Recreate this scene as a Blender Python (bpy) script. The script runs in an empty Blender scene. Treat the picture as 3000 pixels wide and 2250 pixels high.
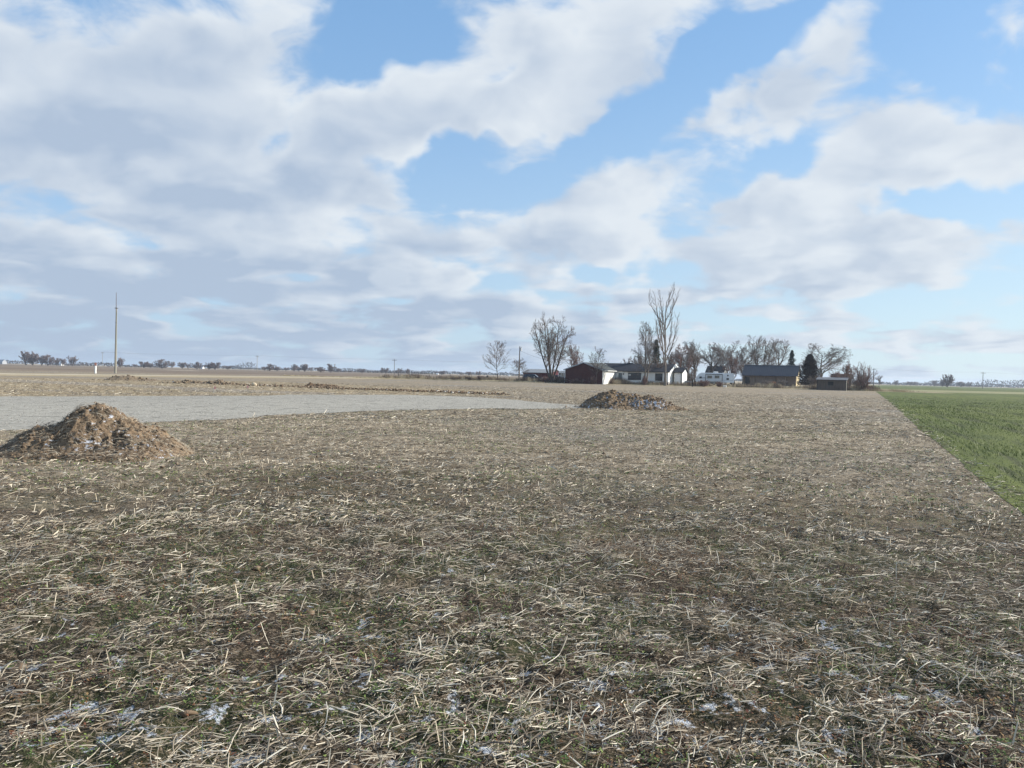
import bpy, bmesh, math, random
import numpy as np
from mathutils import Vector, Matrix
from mathutils.geometry import tessellate_polygon

PI = math.pi
R = math.radians
rng = np.random.default_rng(7)
random.seed(7)
scene = bpy.context.scene
COL = scene.collection

# ------------------------------------------------------------------ camera
CAM_H = 1.6
F_PX = 2200.0
cam_data = bpy.data.cameras.new('camera')
cam_data.sensor_width = 36.0
cam_data.lens = F_PX / 3000.0 * 36.0
cam_data.clip_start = 0.05
cam_data.clip_end = 30000
cam = bpy.data.objects.new('camera', cam_data)
COL.objects.link(cam)
CAM_M = (Matrix.Translation((0, 0, CAM_H)) @ Matrix.Rotation(R(90 - 0.70), 4, 'X') @ Matrix.Rotation(R(1.36), 4, 'Z'))
cam.matrix_world = CAM_M
scene.camera = cam
CAM_R = CAM_M.to_3x3()

# ------------------------------------------------------------------ exposure
scene.view_settings.view_transform = 'Standard'
scene.view_settings.look = 'None'
scene.view_settings.exposure = 0.60
scene.view_settings.gamma = 1.0
scene.view_settings.use_curve_mapping = False
scene.cycles.use_denoising = True
scene.cycles.max_bounces = 6
scene.cycles.diffuse_bounces = 3
scene.cycles.glossy_bounces = 2
scene.cycles.transparent_max_bounces = 8
scene.cycles.volume_bounces = 0

SUN_AZ = 80.0      # degrees clockwise from the viewing direction (+Y)
SUN_EL = 28.0

# ------------------------------------------------------------------ sun
sd = bpy.data.lights.new('sun', 'SUN')
sd.energy = 5.0
sd.angle = R(0.5)
sd.color = (1.0, 0.93, 0.82)
sun = bpy.data.objects.new('sun', sd)
COL.objects.link(sun)
sdir = Vector((math.sin(R(SUN_AZ)) * math.cos(R(SUN_EL)), math.cos(R(SUN_AZ)) * math.cos(R(SUN_EL)), math.sin(R(SUN_EL))))
sun.rotation_euler = sdir.to_track_quat('Z', 'Y').to_euler()
sun.location = (60, 0, 60)


def ray(px, py):
    d = CAM_R @ Vector((px - 1500.0, 1125.0 - py, -F_PX))
    return d.normalized()


# ------------------------------------------------------------------ world: daylight sky with a broken cloud deck
world = bpy.data.worlds.new('World')
scene.world = world
world.use_nodes = True
world.cycles.sampling_method = 'MANUAL'
world.cycles.sample_map_resolution = 256
wt = world.node_tree
for n in list(wt.nodes):
    wt.nodes.remove(n)


class NG:
    """short hand for building node trees"""
    def __init__(s, tree):
        s.t = tree

    def n(s, kind, **kw):
        nd = s.t.nodes.new(kind)
        for k, v in kw.items():
            setattr(nd, k, v)
        return nd

    def put(s, sock, v):
        if isinstance(v, bpy.types.NodeSocket):
            s.t.links.new(v, sock)
        elif v is not None:
            sock.default_value = v

    def m(s, op, a, b=None, c=None, clamp=False):
        nd = s.n('ShaderNodeMath', operation=op, use_clamp=clamp)
        s.put(nd.inputs[0], a)
        s.put(nd.inputs[1], b)
        if c is not None:
            s.put(nd.inputs[2], c)
        return nd.outputs[0]

    def v(s, op, a, b=None, out=0):
        nd = s.n('ShaderNodeVectorMath', operation=op)
        s.put(nd.inputs[0], a)
        if b is not None:
            s.put(nd.inputs[3] if op == 'SCALE' else nd.inputs[1], b)
        return nd.outputs['Value'] if op == 'DOT_PRODUCT' else nd.outputs[0]

    def noise(s, vec, scale, detail=4, rough=0.5, lac=2.0, dist=0.0, out='Fac', dims='3D'):
        nd = s.n('ShaderNodeTexNoise', noise_dimensions=dims)
        s.put(nd.inputs['Vector'], vec)
        s.put(nd.inputs['Scale'], scale)
        s.put(nd.inputs['Detail'], detail)
        s.put(nd.inputs['Roughness'], rough)
        s.put(nd.inputs['Lacunarity'], lac)
        s.put(nd.inputs['Distortion'], dist)
        return nd.outputs[out]

    def ss(s, x, lo, hi, a=0.0, b=1.0):
        nd = s.n('ShaderNodeMapRange', interpolation_type='SMOOTHSTEP')
        s.put(nd.inputs['Value'], x)
        nd.inputs['From Min'].default_value = lo
        nd.inputs['From Max'].default_value = hi
        nd.inputs['To Min'].default_value = a
        nd.inputs['To Max'].default_value = b
        return nd.outputs[0]

    def lin(s, x, lo, hi, a=0.0, b=1.0):
        nd = s.n('ShaderNodeMapRange')
        s.put(nd.inputs['Value'], x)
        nd.inputs['From Min'].default_value = lo
        nd.inputs['From Max'].default_value = hi
        nd.inputs['To Min'].default_value = a
        nd.inputs['To Max'].default_value = b
        return nd.outputs[0]

    def mix(s, f, a, b, blend='MIX'):
        nd = s.n('ShaderNodeMix', data_type='RGBA', blend_type=blend)
        s.put(nd.inputs[0], f)
        for k, x in ((6, a), (7, b)):
            if isinstance(x, tuple) and len(x) == 3:
                x = (*x, 1.0)
            s.put(nd.inputs[k], x)
        return nd.outputs[2]

    def xyz(s, x, y, z):
        nd = s.n('ShaderNodeCombineXYZ')
        s.put(nd.inputs[0], x)
        s.put(nd.inputs[1], y)
        s.put(nd.inputs[2], z)
        return nd.outputs[0]

    def sep(s, vec):
        nd = s.n('ShaderNodeSeparateXYZ')
        s.put(nd.inputs[0], vec)
        return nd.outputs


W = NG(wt)
tc = W.n('ShaderNodeTexCoord')
dvec = W.v('NORMALIZE', tc.outputs['Generated'])
dx, dy, dz = W.sep(dvec)
zc = W.m('ADD', W.m('MAXIMUM', dz, 0.0), 0.15)
px_ = W.m('DIVIDE', dx, zc)
py_ = W.m('DIVIDE', dy, zc)
pv = W.xyz(px_, py_, 0.0)
# cloud masses of the day: (pixel x, y, half width, half height, tilt deg, amount)
BLOBS = CLOUD_BLOBS = [
    (150, 330, 560, 150, -6, 0.30), (650, 200, 300, 260, 0, 0.24), (120, 60, 430, 110, 4, 0.16),
    (560, 520, 620, 110, 8, 0.26), (950, 590, 220, 120, 15, 0.18),
    (180, 650, 420, 60, 2, 0.12), (1020, 760, 320, 60, 10, 0.22), (400, 800, 700, 60, 2, 0.16),
    (1330, 310, 420, 130, -24, 0.34), (1780, 150, 360, 125, -33, 0.32), (1120, 340, 230, 120, 5, 0.20),
    (2450, 90, 210, 90, -40, 0.40), (2240, 310, 210, 70, 4, 0.30),
    (2760, 390, 250, 95, -16, 0.46), (2440, 560, 260, 80, -28, 0.26),
    (1700, 690, 300, 75, 4, 0.24), (1680, 500, 230, 60, -14, 0.2), (2130, 590, 260, 70, 0, 0.26), (2050, 770, 360, 60, 4, 0.30),
    (2650, 730, 420, 75, 4, 0.36), (2960, 90, 90, 80, -50, 0.40), (1380, 700, 130, 70, -10, 0.16),
    (1500, 870, 2400, 60, 1, 0.14), (250, 920, 950, 120, 1, 0.24), (120, 700, 500, 60, 2, 0.10), (1500, 1000, 2600, 90, 1, 0.06),
    (1060, 130, 110, 90, -30, -0.40), (1150, 60, 120, 70, 10, -0.30), (850, 330, 36, 100, 18, -0.24), (800, 400, 50, 30, 0, -0.08), (1290, 560, 190, 95, 8, -0.52), (1180, 520, 80, 55, 0, -0.2),
    (560, 45, 130, 55, 0, -0.22), (1440, 215, 110, 26, -50, -0.2), (1620, 60, 55, 36, 0, -0.26),
    (1960, 265, 420, 55, -40, -0.42), (1400, 440, 240, 40, -8, -0.26), (2330, 470, 300, 40, -14, -0.22), (2080, 140, 110, 90, -40, -0.2),
    (2730, 150, 200, 150, 0, -0.36), (2420, 330, 90, 80, 0, -0.15), (2870, 585, 220, 45, -14, -0.34), (2140, 680, 110, 24, 0, -0.2),
    (1800, 845, 80, 26, 4, -0.32), (1390, 790, 80, 26, 0, -0.22), (2800, 950, 520, 60, 0, -0.14), (2330, 680, 60, 25, 0, -0.2),
    (200, 560, 380, 24, 8, -0.03),
]
dy_s = W.m('MAXIMUM', dy, 0.05)
st = W.xyz(W.m('DIVIDE', dx, dy_s), W.m('DIVIDE', dz, dy_s), 0.0)
st = W.v('ADD', st, W.v('SCALE', W.v('SUBTRACT', W.noise(st, 7.0, 3, 0.6, out='Color'), (0.5, 0.5, 0.5)), 0.15))
acc = None
for (bx, by, rx, ry, ang, amp) in BLOBS:
    c = ray(bx, by)
    mp = W.n('ShaderNodeMapping', vector_type='TEXTURE')
    W.put(mp.inputs['Vector'], st)
    mp.inputs['Location'].default_value = (c.x / c.y, c.z / c.y, 0)
    mp.inputs['Rotation'].default_value = (0, 0, R(-ang) - R(1.36))
    mp.inputs['Scale'].default_value = (rx * 1.9 / F_PX, ry * 1.9 / F_PX, 1.0)
    gr = W.n('ShaderNodeTexGradient', gradient_type='SPHERICAL')
    W.put(gr.inputs[0], mp.outputs[0])
    g = gr.outputs['Fac']
    acc = W.m('MULTIPLY', g, amp * 1.05) if acc is None else W.m('MULTIPLY_ADD', g, amp * 1.05, acc)
bias = W.m('MULTIPLY', acc, W.ss(dy, 0.1, 0.5))


zf = W.m('ADD', W.m('MAXIMUM', dz, 0.0), 0.50)
pf = W.xyz(W.m('DIVIDE', dx, zf), W.m('DIVIDE', dy, zf), W.m('MULTIPLY', dz, 1.2))


def cloud_field(vec, vecf):
    big = W.noise(vec, 1.1, 2, 0.5)
    fine = W.noise(vecf, 6.5, 5, 0.46)
    row = W.noise(vec, 2.3, 4, 0.42)
    up = W.m('ADD', W.m('MULTIPLY', W.m('SUBTRACT', big, 0.5), 0.75), W.m('MULTIPLY', W.m('SUBTRACT', fine, 0.5), 0.95))
    return W.m('MULTIPLY_ADD', W.m('SUBTRACT', row, 0.5), W.ss(dz, 0.04, 0.34, 1.5, 0.25), up)


warp = W.v('SCALE', W.v('SUBTRACT', W.noise(pv, 1.7, 2, 0.5, out='Color'), (0.5, 0.5, 0.5)), 0.4)
warpf = W.v('SCALE', W.v('SUBTRACT', W.noise(pf, 5.0, 3, 0.5, out='Color'), (0.5, 0.5, 0.5)), 0.16)
pw = W.v('ADD', pv, warp)
pwf = W.v('ADD', pf, warpf)
f0 = cloud_field(pw, pwf)
f1 = cloud_field(W.v('ADD', pw, (0.10, 0.02, 0.0)), W.v('ADD', pwf, (0.035, -0.02, 0.04)))
body = W.m('ADD', W.m('ADD', f0, bias), -0.035)
wisp = W.noise(W.v('MULTIPLY', pwf, (1.0, 1.4, 1.0)), 24.0, 5, 0.62)
cover = W.ss(W.m('MULTIPLY_ADD', W.m('SUBTRACT', wisp, 0.5), 0.30, body), -0.14, 0.18, 0.0, 0.96)
thick = W.ss(body, 0.06, 0.55)
lit = W.lin(W.m('SUBTRACT', f0, f1), -0.16, 0.16, -1.0, 1.0)
# brightness of the cloud: thin and sun facing parts white, thick parts grey blue
side = W.lin(dx, -0.6, 0.5, 0.0, 1.0)
bright = W.m('SUBTRACT', W.m('ADD', 0.90, W.m('MULTIPLY', lit, 0.24)), W.m('MULTIPLY', thick, W.lin(side, 0, 1, 0.58, 0.13)))
low = W.ss(dz, 0.0, 0.22, 1.0, 0.0)
bright = W.m('SUBTRACT', bright, W.m('MULTIPLY', low, W.lin(side, 0, 1, 0.60, 0.10)))
shade = W.ss(W.noise(W.v('MULTIPLY', pw, (0.6, 1.2, 1.0)), 1.25, 2, 0.4), 0.47, 0.62)
bright = W.m('SUBTRACT', bright, W.m('MULTIPLY', shade, W.lin(side, 0, 1, 0.32, 0.10)))
bright = W.m('MINIMUM', W.m('MAXIMUM', bright, 0.28), 1.0)
ccol = W.mix(bright, (2.75, 3.75, 5.35), (6.9, 7.4, 7.9))
sky = W.n('ShaderNodeTexSky', sky_type='NISHITA', sun_disc=False, sun_elevation=R(SUN_EL), sun_rotation=R(SUN_AZ),
          air_density=1.0, dust_density=0.6, ozone_density=1.0, altitude=200)
skyc = W.mix(1.0, sky.outputs[0], (1.62, 1.80, 1.85), 'MULTIPLY')
grad = W.mix(W.ss(dz, 0.0, 0.48), W.mix(side, (3.6, 5.0, 6.9), (5.0, 6.4, 7.5)), (2.0, 3.95, 6.9))
skyc = W.mix(W.ss(dz, 0.0, 0.5, 0.85, 0.6), skyc, grad)
out = W.mix(cover, skyc, ccol)
bg = W.n('ShaderNodeBackground')
W.put(bg.inputs['Color'], out)
bg.inputs['Strength'].default_value = 0.075
wo = W.n('ShaderNodeOutputWorld')
wt.links.new(bg.outputs[0], wo.inputs['Surface'])


# ------------------------------------------------------------------ placing helpers
def G(px, py, z=0.0):
    """ground point seen at a pixel of the photograph"""
    d = ray(px, py)
    t = (z - CAM_H) / d.z
    return Vector((d.x * t, d.y * t, z))


def at(px, depth):
    """ground point at a pixel column near the horizon and a depth along +Y"""
    yh = 1098 + (px - 1500) * 0.0237
    d = ray(px, yh)
    return Vector((d.x / d.y * depth, depth))


def zat(px, py, depth):
    """height of the point seen at pixel (px, py) at that depth"""
    d = ray(px, py)
    return CAM_H + d.z / d.y * depth


# ------------------------------------------------------------------ numpy noise
def _hash(ix, iy, seed):
    h = (ix.astype(np.int64) * 374761393 + iy.astype(np.int64) * 668265263 + seed * 1442695041) & 0xFFFFFFFF
    h = ((h ^ (h >> 13)) * 1274126177) & 0xFFFFFFFF
    h = h ^ (h >> 16)
    return (h & 0xFFFFFF) / float(0xFFFFFF)


def vnoise(x, y, seed=0):
    x = np.asarray(x, float)
    y = np.asarray(y, float)
    ix = np.floor(x)
    iy = np.floor(y)
    fx = x - ix
    fy = y - iy
    fx = fx * fx * (3 - 2 * fx)
    fy = fy * fy * (3 - 2 * fy)
    a = _hash(ix, iy, seed)
    b = _hash(ix + 1, iy, seed)
    c = _hash(ix, iy + 1, seed)
    d = _hash(ix + 1, iy + 1, seed)
    return (a + (b - a) * fx) * (1 - fy) + (c + (d - c) * fx) * fy


def fbm(x, y, seed=0, octaves=4, gain=0.5):
    s, a, tot, f = 0.0, 1.0, 0.0, 1.0
    for k in range(octaves):
        s = s + a * (vnoise(np.asarray(x) * f, np.asarray(y) * f, seed + k * 17) - 0.5)
        tot += a
        a *= gain
        f *= 2.03
    return s / tot * 2


def sstep(x, a, b):
    t = np.clip((np.asarray(x, float) - a) / (b - a), 0, 1)
    return t * t * (3 - 2 * t)


# the far field edge (where the farmyard begins) and the rise of the yard
L0 = np.array([-25.0, 181.0])
L1 = np.array([76.0, 152.0])
LD = (L1 - L0) / np.linalg.norm(L1 - L0)
LN = np.array([-LD[1], LD[0]])       # pointing away from the camera


def T(x, y):
    """height of the farmyard ground"""
    x = np.asarray(x, float)
    y = np.asarray(y, float)
    s = (x - L0[0]) * LN[0] + (y - L0[1]) * LN[1]
    u = (x - L0[0]) * LD[0] + (y - L0[1]) * LD[1]
    return 0.42 * sstep(s, -3, 7) * (1 - sstep(s, 90, 140)) * sstep(u, -30, 12) * (1 - sstep(u, 92, 118))


gravel_px_near = [(-700, 1290), (0, 1264), (250, 1252), (500, 1236), (680, 1228), (830, 1216), (1000, 1209), (1150, 1203), (1300, 1200), (1450, 1197), (1560, 1199), (1700, 1197)]
gravel_px_far = [(1700, 1188), (1600, 1180), (1500, 1171), (1400, 1165), (1280, 1160), (1180, 1157), (1000, 1157), (840, 1156), (760, 1160), (600, 1160), (300, 1161), (0, 1162), (-700, 1148)]
GRAVEL = [(G(x, y).x, G(x, y).y) for x, y in gravel_px_near + gravel_px_far]
WB = [G(2563, 1145), G(2611, 1181), G(2701, 1263), G(2762, 1311), G(2822, 1359), G(2912, 1440), G(3000, 1507)]
wa = np.array([WB[0].x, WB[0].y])
wb = np.array([WB[-1].x, WB[-1].y])
wdir = (wa - wb) / np.linalg.norm(wa - wb)          # direction of the drill rows, going away
wn = np.array([wdir[1], -wdir[0]])                   # to the right of the boundary
ROW = math.atan2(wdir[0], wdir[1])


def wheat_side(x, y):
    return (x - wb[0]) * wn[0] + (y - wb[1]) * wn[1]


def near_relief(x, y):
    r = np.hypot(x, y)
    k = (1 - 0.35 * sstep(r, 10, 30)) * (1 - sstep(r, 50, 63)) * (1 - sstep(wheat_side(x, y), -0.5, -0.05))
    a = 0.032 * fbm(x * 0.9, y * 0.9, 3, 3)
    b = 0.045 * fbm(x * 4.5, y * 4.5, 5, 3) * (1 - 0.8 * sstep(r, 9, 20))
    c = 0.024 * fbm(x * 14, y * 14, 9, 2) * (1 - sstep(r, 4.5, 8))
    return k * (a + b + c)


# ------------------------------------------------------------------ object helpers
def tag(o, label=None, cat=None, group=None, kind=None):
    if label:
        o['label'] = label
    if cat:
        o['category'] = cat
    if group:
        o['group'] = group
    if kind:
        o['kind'] = kind
    return o


def empty(name, loc, rz=0.0, label=None, cat=None, group=None):
    o = bpy.data.objects.new(name, None)
    COL.objects.link(o)
    o.location = loc
    o.rotation_euler = (0, 0, rz)
    return tag(o, label, cat, group)


def link(name, me, mats, parent=None, smooth=False):
    o = bpy.data.objects.new(name, me)
    COL.objects.link(o)
    if not isinstance(mats, (list, tuple)):
        mats = [mats]
    if len(me.materials) == 0:
        for m_ in mats:
            me.materials.append(m_)
    if smooth:
        me.polygons.foreach_set('use_smooth', np.ones(len(me.polygons), dtype=bool))
    if parent is not None:
        o.parent = parent
    return o


def np_mesh(name, verts, faces, attrs=None):
    """verts (N,3), faces (M,k)"""
    verts = np.asarray(verts, np.float32)
    faces = np.asarray(faces, np.int32)
    me = bpy.data.meshes.new(name)
    k = faces.shape[1]
    me.vertices.add(len(verts))
    me.vertices.foreach_set('co', verts.ravel())
    me.loops.add(faces.size)
    me.loops.foreach_set('vertex_index', faces.ravel())
    me.polygons.add(len(faces))
    me.polygons.foreach_set('loop_start', np.arange(0, faces.size, k, dtype=np.int32))
    me.polygons.foreach_set('loop_total', np.full(len(faces), k, dtype=np.int32))
    me.update(calc_edges=True)
    for an, av in (attrs or {}).items():
        at_ = me.attributes.new(an, 'FLOAT', 'POINT')
        at_.data.foreach_set('value', np.asarray(av, np.float32))
    return me


class MB:
    """collects simple solids, then builds them as one mesh"""
    def __init__(s):
        s.v = []
        s.f = []

    def add(s, vs, fs):
        b = len(s.v)
        s.v += [tuple(v) for v in vs]
        s.f += [tuple(i + b for i in f) for f in fs]
        return s

    def box(s, x0, x1, y0, y1, z0, z1):
        vs = [(x0, y0, z0), (x1, y0, z0), (x1, y1, z0), (x0, y1, z0), (x0, y0, z1), (x1, y0, z1), (x1, y1, z1), (x0, y1, z1)]
        return s.add(vs, [(3, 2, 1, 0), (4, 5, 6, 7), (0, 1, 5, 4), (1, 2, 6, 5), (2, 3, 7, 6), (3, 0, 4, 7)])

    def prism(s, prof, a0, a1, axis='y'):
        """closed profile of 2D points swept along an axis; y: points are (x,z), x: points are (y,z), z: points are (x,y)"""
        n = len(prof)
        def p3(p, a):
            return {'y': (p[0], a, p[1]), 'x': (a, p[0], p[1]), 'z': (p[0], p[1], a)}[axis]
        vs = [p3(p, a0) for p in prof] + [p3(p, a1) for p in prof]
        fs = [tuple(range(n)), tuple(reversed(range(n, 2 * n)))]
        for i in range(n):
            j = (i + 1) % n
            fs.append((j, i, i + n, j + n))
        return s.add(vs, fs)

    def tube(s, p0, p1, r0, r1, n=8, caps=True):
        p0 = Vector(p0)
        p1 = Vector(p1)
        d = (p1 - p0).normalized()
        a = d.cross(Vector((0, 0, 1)))
        if a.length < 1e-3:
            a = Vector((1, 0, 0))
        a.normalize()
        b = d.cross(a)
        vs = []
        for (p, r_) in ((p0, r0), (p1, r1)):
            for k in range(n):
                t = 2 * PI * k / n
                vs.append(p + a * (math.cos(t) * r_) + b * (math.sin(t) * r_))
        fs = [(k, (k + 1) % n, (k + 1) % n + n, k + n) for k in range(n)]
        if caps:
            fs += [tuple(reversed(range(n))), tuple(range(n, 2 * n))]
        return s.add(vs, fs)

    def build(s, name, m, parent=None, bevel=0.0, smooth=False, label=None):
        me = bpy.data.meshes.new(name)
        me.from_pydata(s.v, [], s.f)
        bm = bmesh.new()
        bm.from_mesh(me)
        bmesh.ops.recalc_face_normals(bm, faces=bm.faces)
        if bevel:
            bmesh.ops.bevel(bm, geom=bm.edges[:], offset=bevel, segments=2, affect='EDGES', profile=0.5)
        bm.to_mesh(me)
        bm.free()
        o = link(name, me, m, parent, smooth)
        if label:
            o['label'] = label
        return o


# ------------------------------------------------------------------ materials
def new_mat(name, rough=0.9, spec=0.2):
    m_ = bpy.data.materials.new(name)
    m_.use_nodes = True
    t = m_.node_tree
    b = t.nodes['Principled BSDF']
    b.inputs['Roughness'].default_value = rough
    b.inputs['Specular IOR Level'].default_value = spec
    return m_, NG(t), b


def mat(name, c0, c1=None, scale=3.0, rough=0.85, spec=0.2, metal=0.0, stretch=(1, 1, 1), detail=5, bump=0.0, lo=0.3, hi=0.7):
    """two tone noise material in object space"""
    m_, g, b = new_mat(name, rough, spec)
    b.inputs['Metallic'].default_value = metal
    c1 = c1 or tuple(x * 0.72 for x in c0)
    tco = g.n('ShaderNodeTexCoord').outputs['Object']
    vec = g.v('MULTIPLY', tco, stretch)
    nf = g.noise(vec, scale, detail, 0.6)
    g.put(b.inputs['Base Color'], g.mix(g.lin(nf, lo, hi), c0, c1))
    if bump:
        bn = g.n('ShaderNodeBump')
        bn.inputs['Strength'].default_value = bump
        bn.inputs['Distance'].default_value = 0.05
        g.put(bn.inputs['Height'], nf)
        g.t.links.new(bn.outputs[0], b.inputs['Normal'])
    return m_


def tone_mat(name, stops, rough=0.8, spec=0.25, trans=0.0):
    """colour picked by the mesh attribute tone (one value per piece)"""
    m_, g, b = new_mat(name, rough, spec)
    a = g.n('ShaderNodeAttribute', attribute_name='tone')
    cr = g.n('ShaderNodeValToRGB')
    el = cr.color_ramp.elements
    while len(el) < len(stops):
        el.new(0.5)
    for e, (p, c) in zip(el, stops):
        e.position = p
        e.color = (*c, 1)
    g.t.links.new(a.outputs['Fac'], cr.inputs[0])
    g.t.links.new(cr.outputs[0], b.inputs['Base Color'])
    return m_


def sheet(name, pts, z, m_, jitter=0.0, step=1.0, seed=1, kind='structure', terrain=None):
    """a flat patch of ground with an uneven edge"""
    out = []
    n = len(pts)
    for i in range(n):
        a = Vector(pts[i][:2])
        b = Vector(pts[(i + 1) % n][:2])
        k = max(1, int((b - a).length / step))
        k = min(k, 160)
        nrm = Vector((-(b - a).y, (b - a).x)).normalized()
        for j in range(k):
            p = a.lerp(b, j / k)
            if jitter and 0 < j:
                q = float(fbm(np.array([p.x * 0.35 / step]), np.array([p.y * 0.35 / step]), seed, 3)[0])
                p = p + nrm * q * jitter * 2
            out.append(p)
    tris = tessellate_polygon([[Vector((p.x, p.y, 0)) for p in out]])
    me = bpy.data.meshes.new(name)
    me.from_pydata([(p.x, p.y, z) for p in out], [], [tuple(t) for t in tris])
    bm = bmesh.new()
    bm.from_mesh(me)
    for f in bm.faces:
        f.normal_update()
        if f.normal.z < 0:
            f.normal_flip()
    bm.to_mesh(me)
    bm.free()
    o = link(name, me, m_)
    o['kind'] = kind
    return o


def in_poly(x, y, poly):
    x = np.asarray(x)
    y = np.asarray(y)
    c = np.zeros(x.shape, bool)
    n = len(poly)
    for i in range(n):
        x0, y0 = poly[i][0], poly[i][1]
        x1, y1 = poly[(i + 1) % n][0], poly[(i + 1) % n][1]
        if y0 == y1:
            continue
        hit = ((y0 > y) != (y1 > y)) & (x < (x1 - x0) * (y - y0) / (y1 - y0) + x0)
        c ^= hit
    return c


# ================================================================== GROUND
def ground_mat(name, cols, scales, stretch_rot=0.0, fine=9.0, bump=0.4, rough=0.95, stretch=(1, 1, 1), frost=0.0, ranges=None):
    """cols: base, patch, dark fleck, light fleck in world position space"""
    m_, g, b = new_mat(name, rough, 0.1)
    pos = g.n('ShaderNodeNewGeometry').outputs['Position']
    rot = g.n('ShaderNodeVectorRotate', rotation_type='Z_AXIS')
    g.put(rot.inputs['Vector'], pos)
    rot.inputs['Angle'].default_value = stretch_rot
    p = g.v('MULTIPLY', rot.outputs[0], stretch)
    big = g.noise(p, scales[0], 4, 0.55)
    mid = g.noise(p, scales[1], 4, 0.6)
    fin = g.noise(p, fine, 5, 0.7)
    c = g.mix(g.ss(big, 0.38, 0.62), cols[0], cols[1])
    c = g.mix(g.ss(mid, 0.50, 0.68, 0, 0.75), c, cols[2])
    c = g.mix(g.ss(fin, 0.50, 0.66, 0, 0.85), c, cols[3])
    c = g.mix(g.ss(fin, 0.46, 0.34, 0, 0.75), c, cols[2])
    if frost:
        fz = g.noise(pos, 2.3, 6, 0.65)
        fy = g.sep(pos)[1]
        fz = g.m('ADD', fz, g.ss(fy, 3.0, 14.0, 0.035, -0.05))
        c = g.mix(g.ss(fz, 0.66 - frost, 0.70 - frost, 0, 0.9), c, (0.72, 0.78, 0.86))
    g.put(b.inputs['Base Color'], c)
    bn = g.n('ShaderNodeBump')
    bn.inputs['Strength'].default_value = bump
    bn.inputs['Distance'].default_value = 0.04
    g.put(bn.inputs['Height'], fin)
    g.t.links.new(bn.outputs[0], b.inputs['Normal'])
    return m_


GRID = R(-27.0)
M_ground = ground_mat('dry_grass_plain', [(0.36, 0.29, 0.20), (0.30, 0.25, 0.17), (0.24, 0.20, 0.14), (0.42, 0.35, 0.25)], (0.012, 0.12), fine=0.8, bump=0.0, stretch_rot=R(27), stretch=(1.0, 0.5, 1))
base = np_mesh('ground', [(-7000, -7000, -0.06), (7000, -7000, -0.06), (7000, 7000, -0.06), (-7000, 7000, -0.06)], [(0, 1, 2, 3)])
tag(link('ground', base, M_ground), kind='structure')

# ---- stubble field: one sheet, with real relief close to the camera
def field_material():
    m_, g, b = new_mat('stubble_soil', 0.95, 0.1)
    pos = g.n('ShaderNodeNewGeometry').outputs['Position']
    x, y, z = g.sep(pos)
    r = g.n('ShaderNodeVectorMath', operation='LENGTH')
    g.put(r.inputs[0], pos)
    r = r.outputs['Value']
    big = g.noise(pos, 0.10, 3, 0.55)
    mid = g.noise(pos, 1.1, 4, 0.6)
    fin = g.noise(g.v('MULTIPLY', pos, (1.0, 1.6, 1.0)), 26.0, 4, 0.7)
    grit = g.noise(pos, 90.0, 3, 0.7)
    soil = g.mix(g.ss(mid, 0.42, 0.60), (0.035, 0.026, 0.018), (0.034, 0.038, 0.017))
    soil = g.mix(g.ss(big, 0.5, 0.66, 0, 0.6), soil, (0.065, 0.036, 0.026))
    soil = g.mix(g.ss(fin, 0.48, 0.64, 0, 0.9), soil, (0.20, 0.155, 0.11))
    soil = g.mix(g.ss(grit, 0.58, 0.7, 0, 0.7), soil, (0.38, 0.33, 0.25))
    # open ground further off, where the chaff lies thick
    ffin = g.noise(g.v('MULTIPLY', pos, (1.0, 0.55, 1.0)), 5.0, 6, 0.75)
    fmid = g.noise(g.v('MULTIPLY', pos, (0.5, 1.0, 1.0)), 0.35, 4, 0.6)
    far = g.mix(g.ss(fmid, 0.40, 0.62), (0.295, 0.242, 0.172), (0.24, 0.198, 0.144))
    far = g.mix(g.ss(ffin, 0.49, 0.36, 0, 0.9), far, (0.07, 0.055, 0.04))  # dark flecks paint in the shadows cast by straw clumps
    far = g.mix(g.ss(ffin, 0.53, 0.66, 0, 0.9), far, (0.44, 0.38, 0.29))
    clump = g.noise(g.v('MULTIPLY', pos, (0.7, 1.0, 1.0)), 1.7, 5, 0.7)
    far = g.mix(g.ss(clump, 0.50, 0.38, 0, 0.75), far, (0.10, 0.08, 0.055))  # coarser painted shade between the clumps
    far = g.mix(g.ss(clump, 0.55, 0.66, 0, 0.6), far, (0.46, 0.40, 0.31))
    gr = g.noise(pos, 0.07, 3, 0.5)
    far = g.mix(g.ss(gr, 0.50, 0.68, 0, 0.5), far, (0.21, 0.20, 0.19))
    rr = g.m('ADD', r, g.m('MULTIPLY', g.m('SUBTRACT', big, 0.5), 20.0))
    c = g.mix(g.ss(rr, 6.0, 17.0), soil, far)
    # crusts of old snow left in the hollows
    fz = g.noise(pos, 5.0, 6, 0.70)
    fz = g.m('MULTIPLY_ADD', z, -1.3, fz)
    fz = g.m('ADD', fz, g.ss(r, 2.5, 9.0, 0.03, -0.06))
    fz = g.m('ADD', fz, g.m('MULTIPLY', g.m('SUBTRACT', fin, 0.5), 0.22))
    c = g.mix(g.ss(fz, 0.605, 0.67, 0, 0.75), c, (0.56, 0.60, 0.66))
    g.put(b.inputs['Base Color'], c)
    bn = g.n('ShaderNodeBump')
    bn.inputs['Strength'].default_value = 0.7
    bn.inputs['Distance'].default_value = 0.05
    g.put(bn.inputs['Height'], g.m('ADD', fin, g.m('MULTIPLY', ffin, 1.2)))
    g.t.links.new(bn.outputs[0], b.inputs['Normal'])
    return m_


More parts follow.
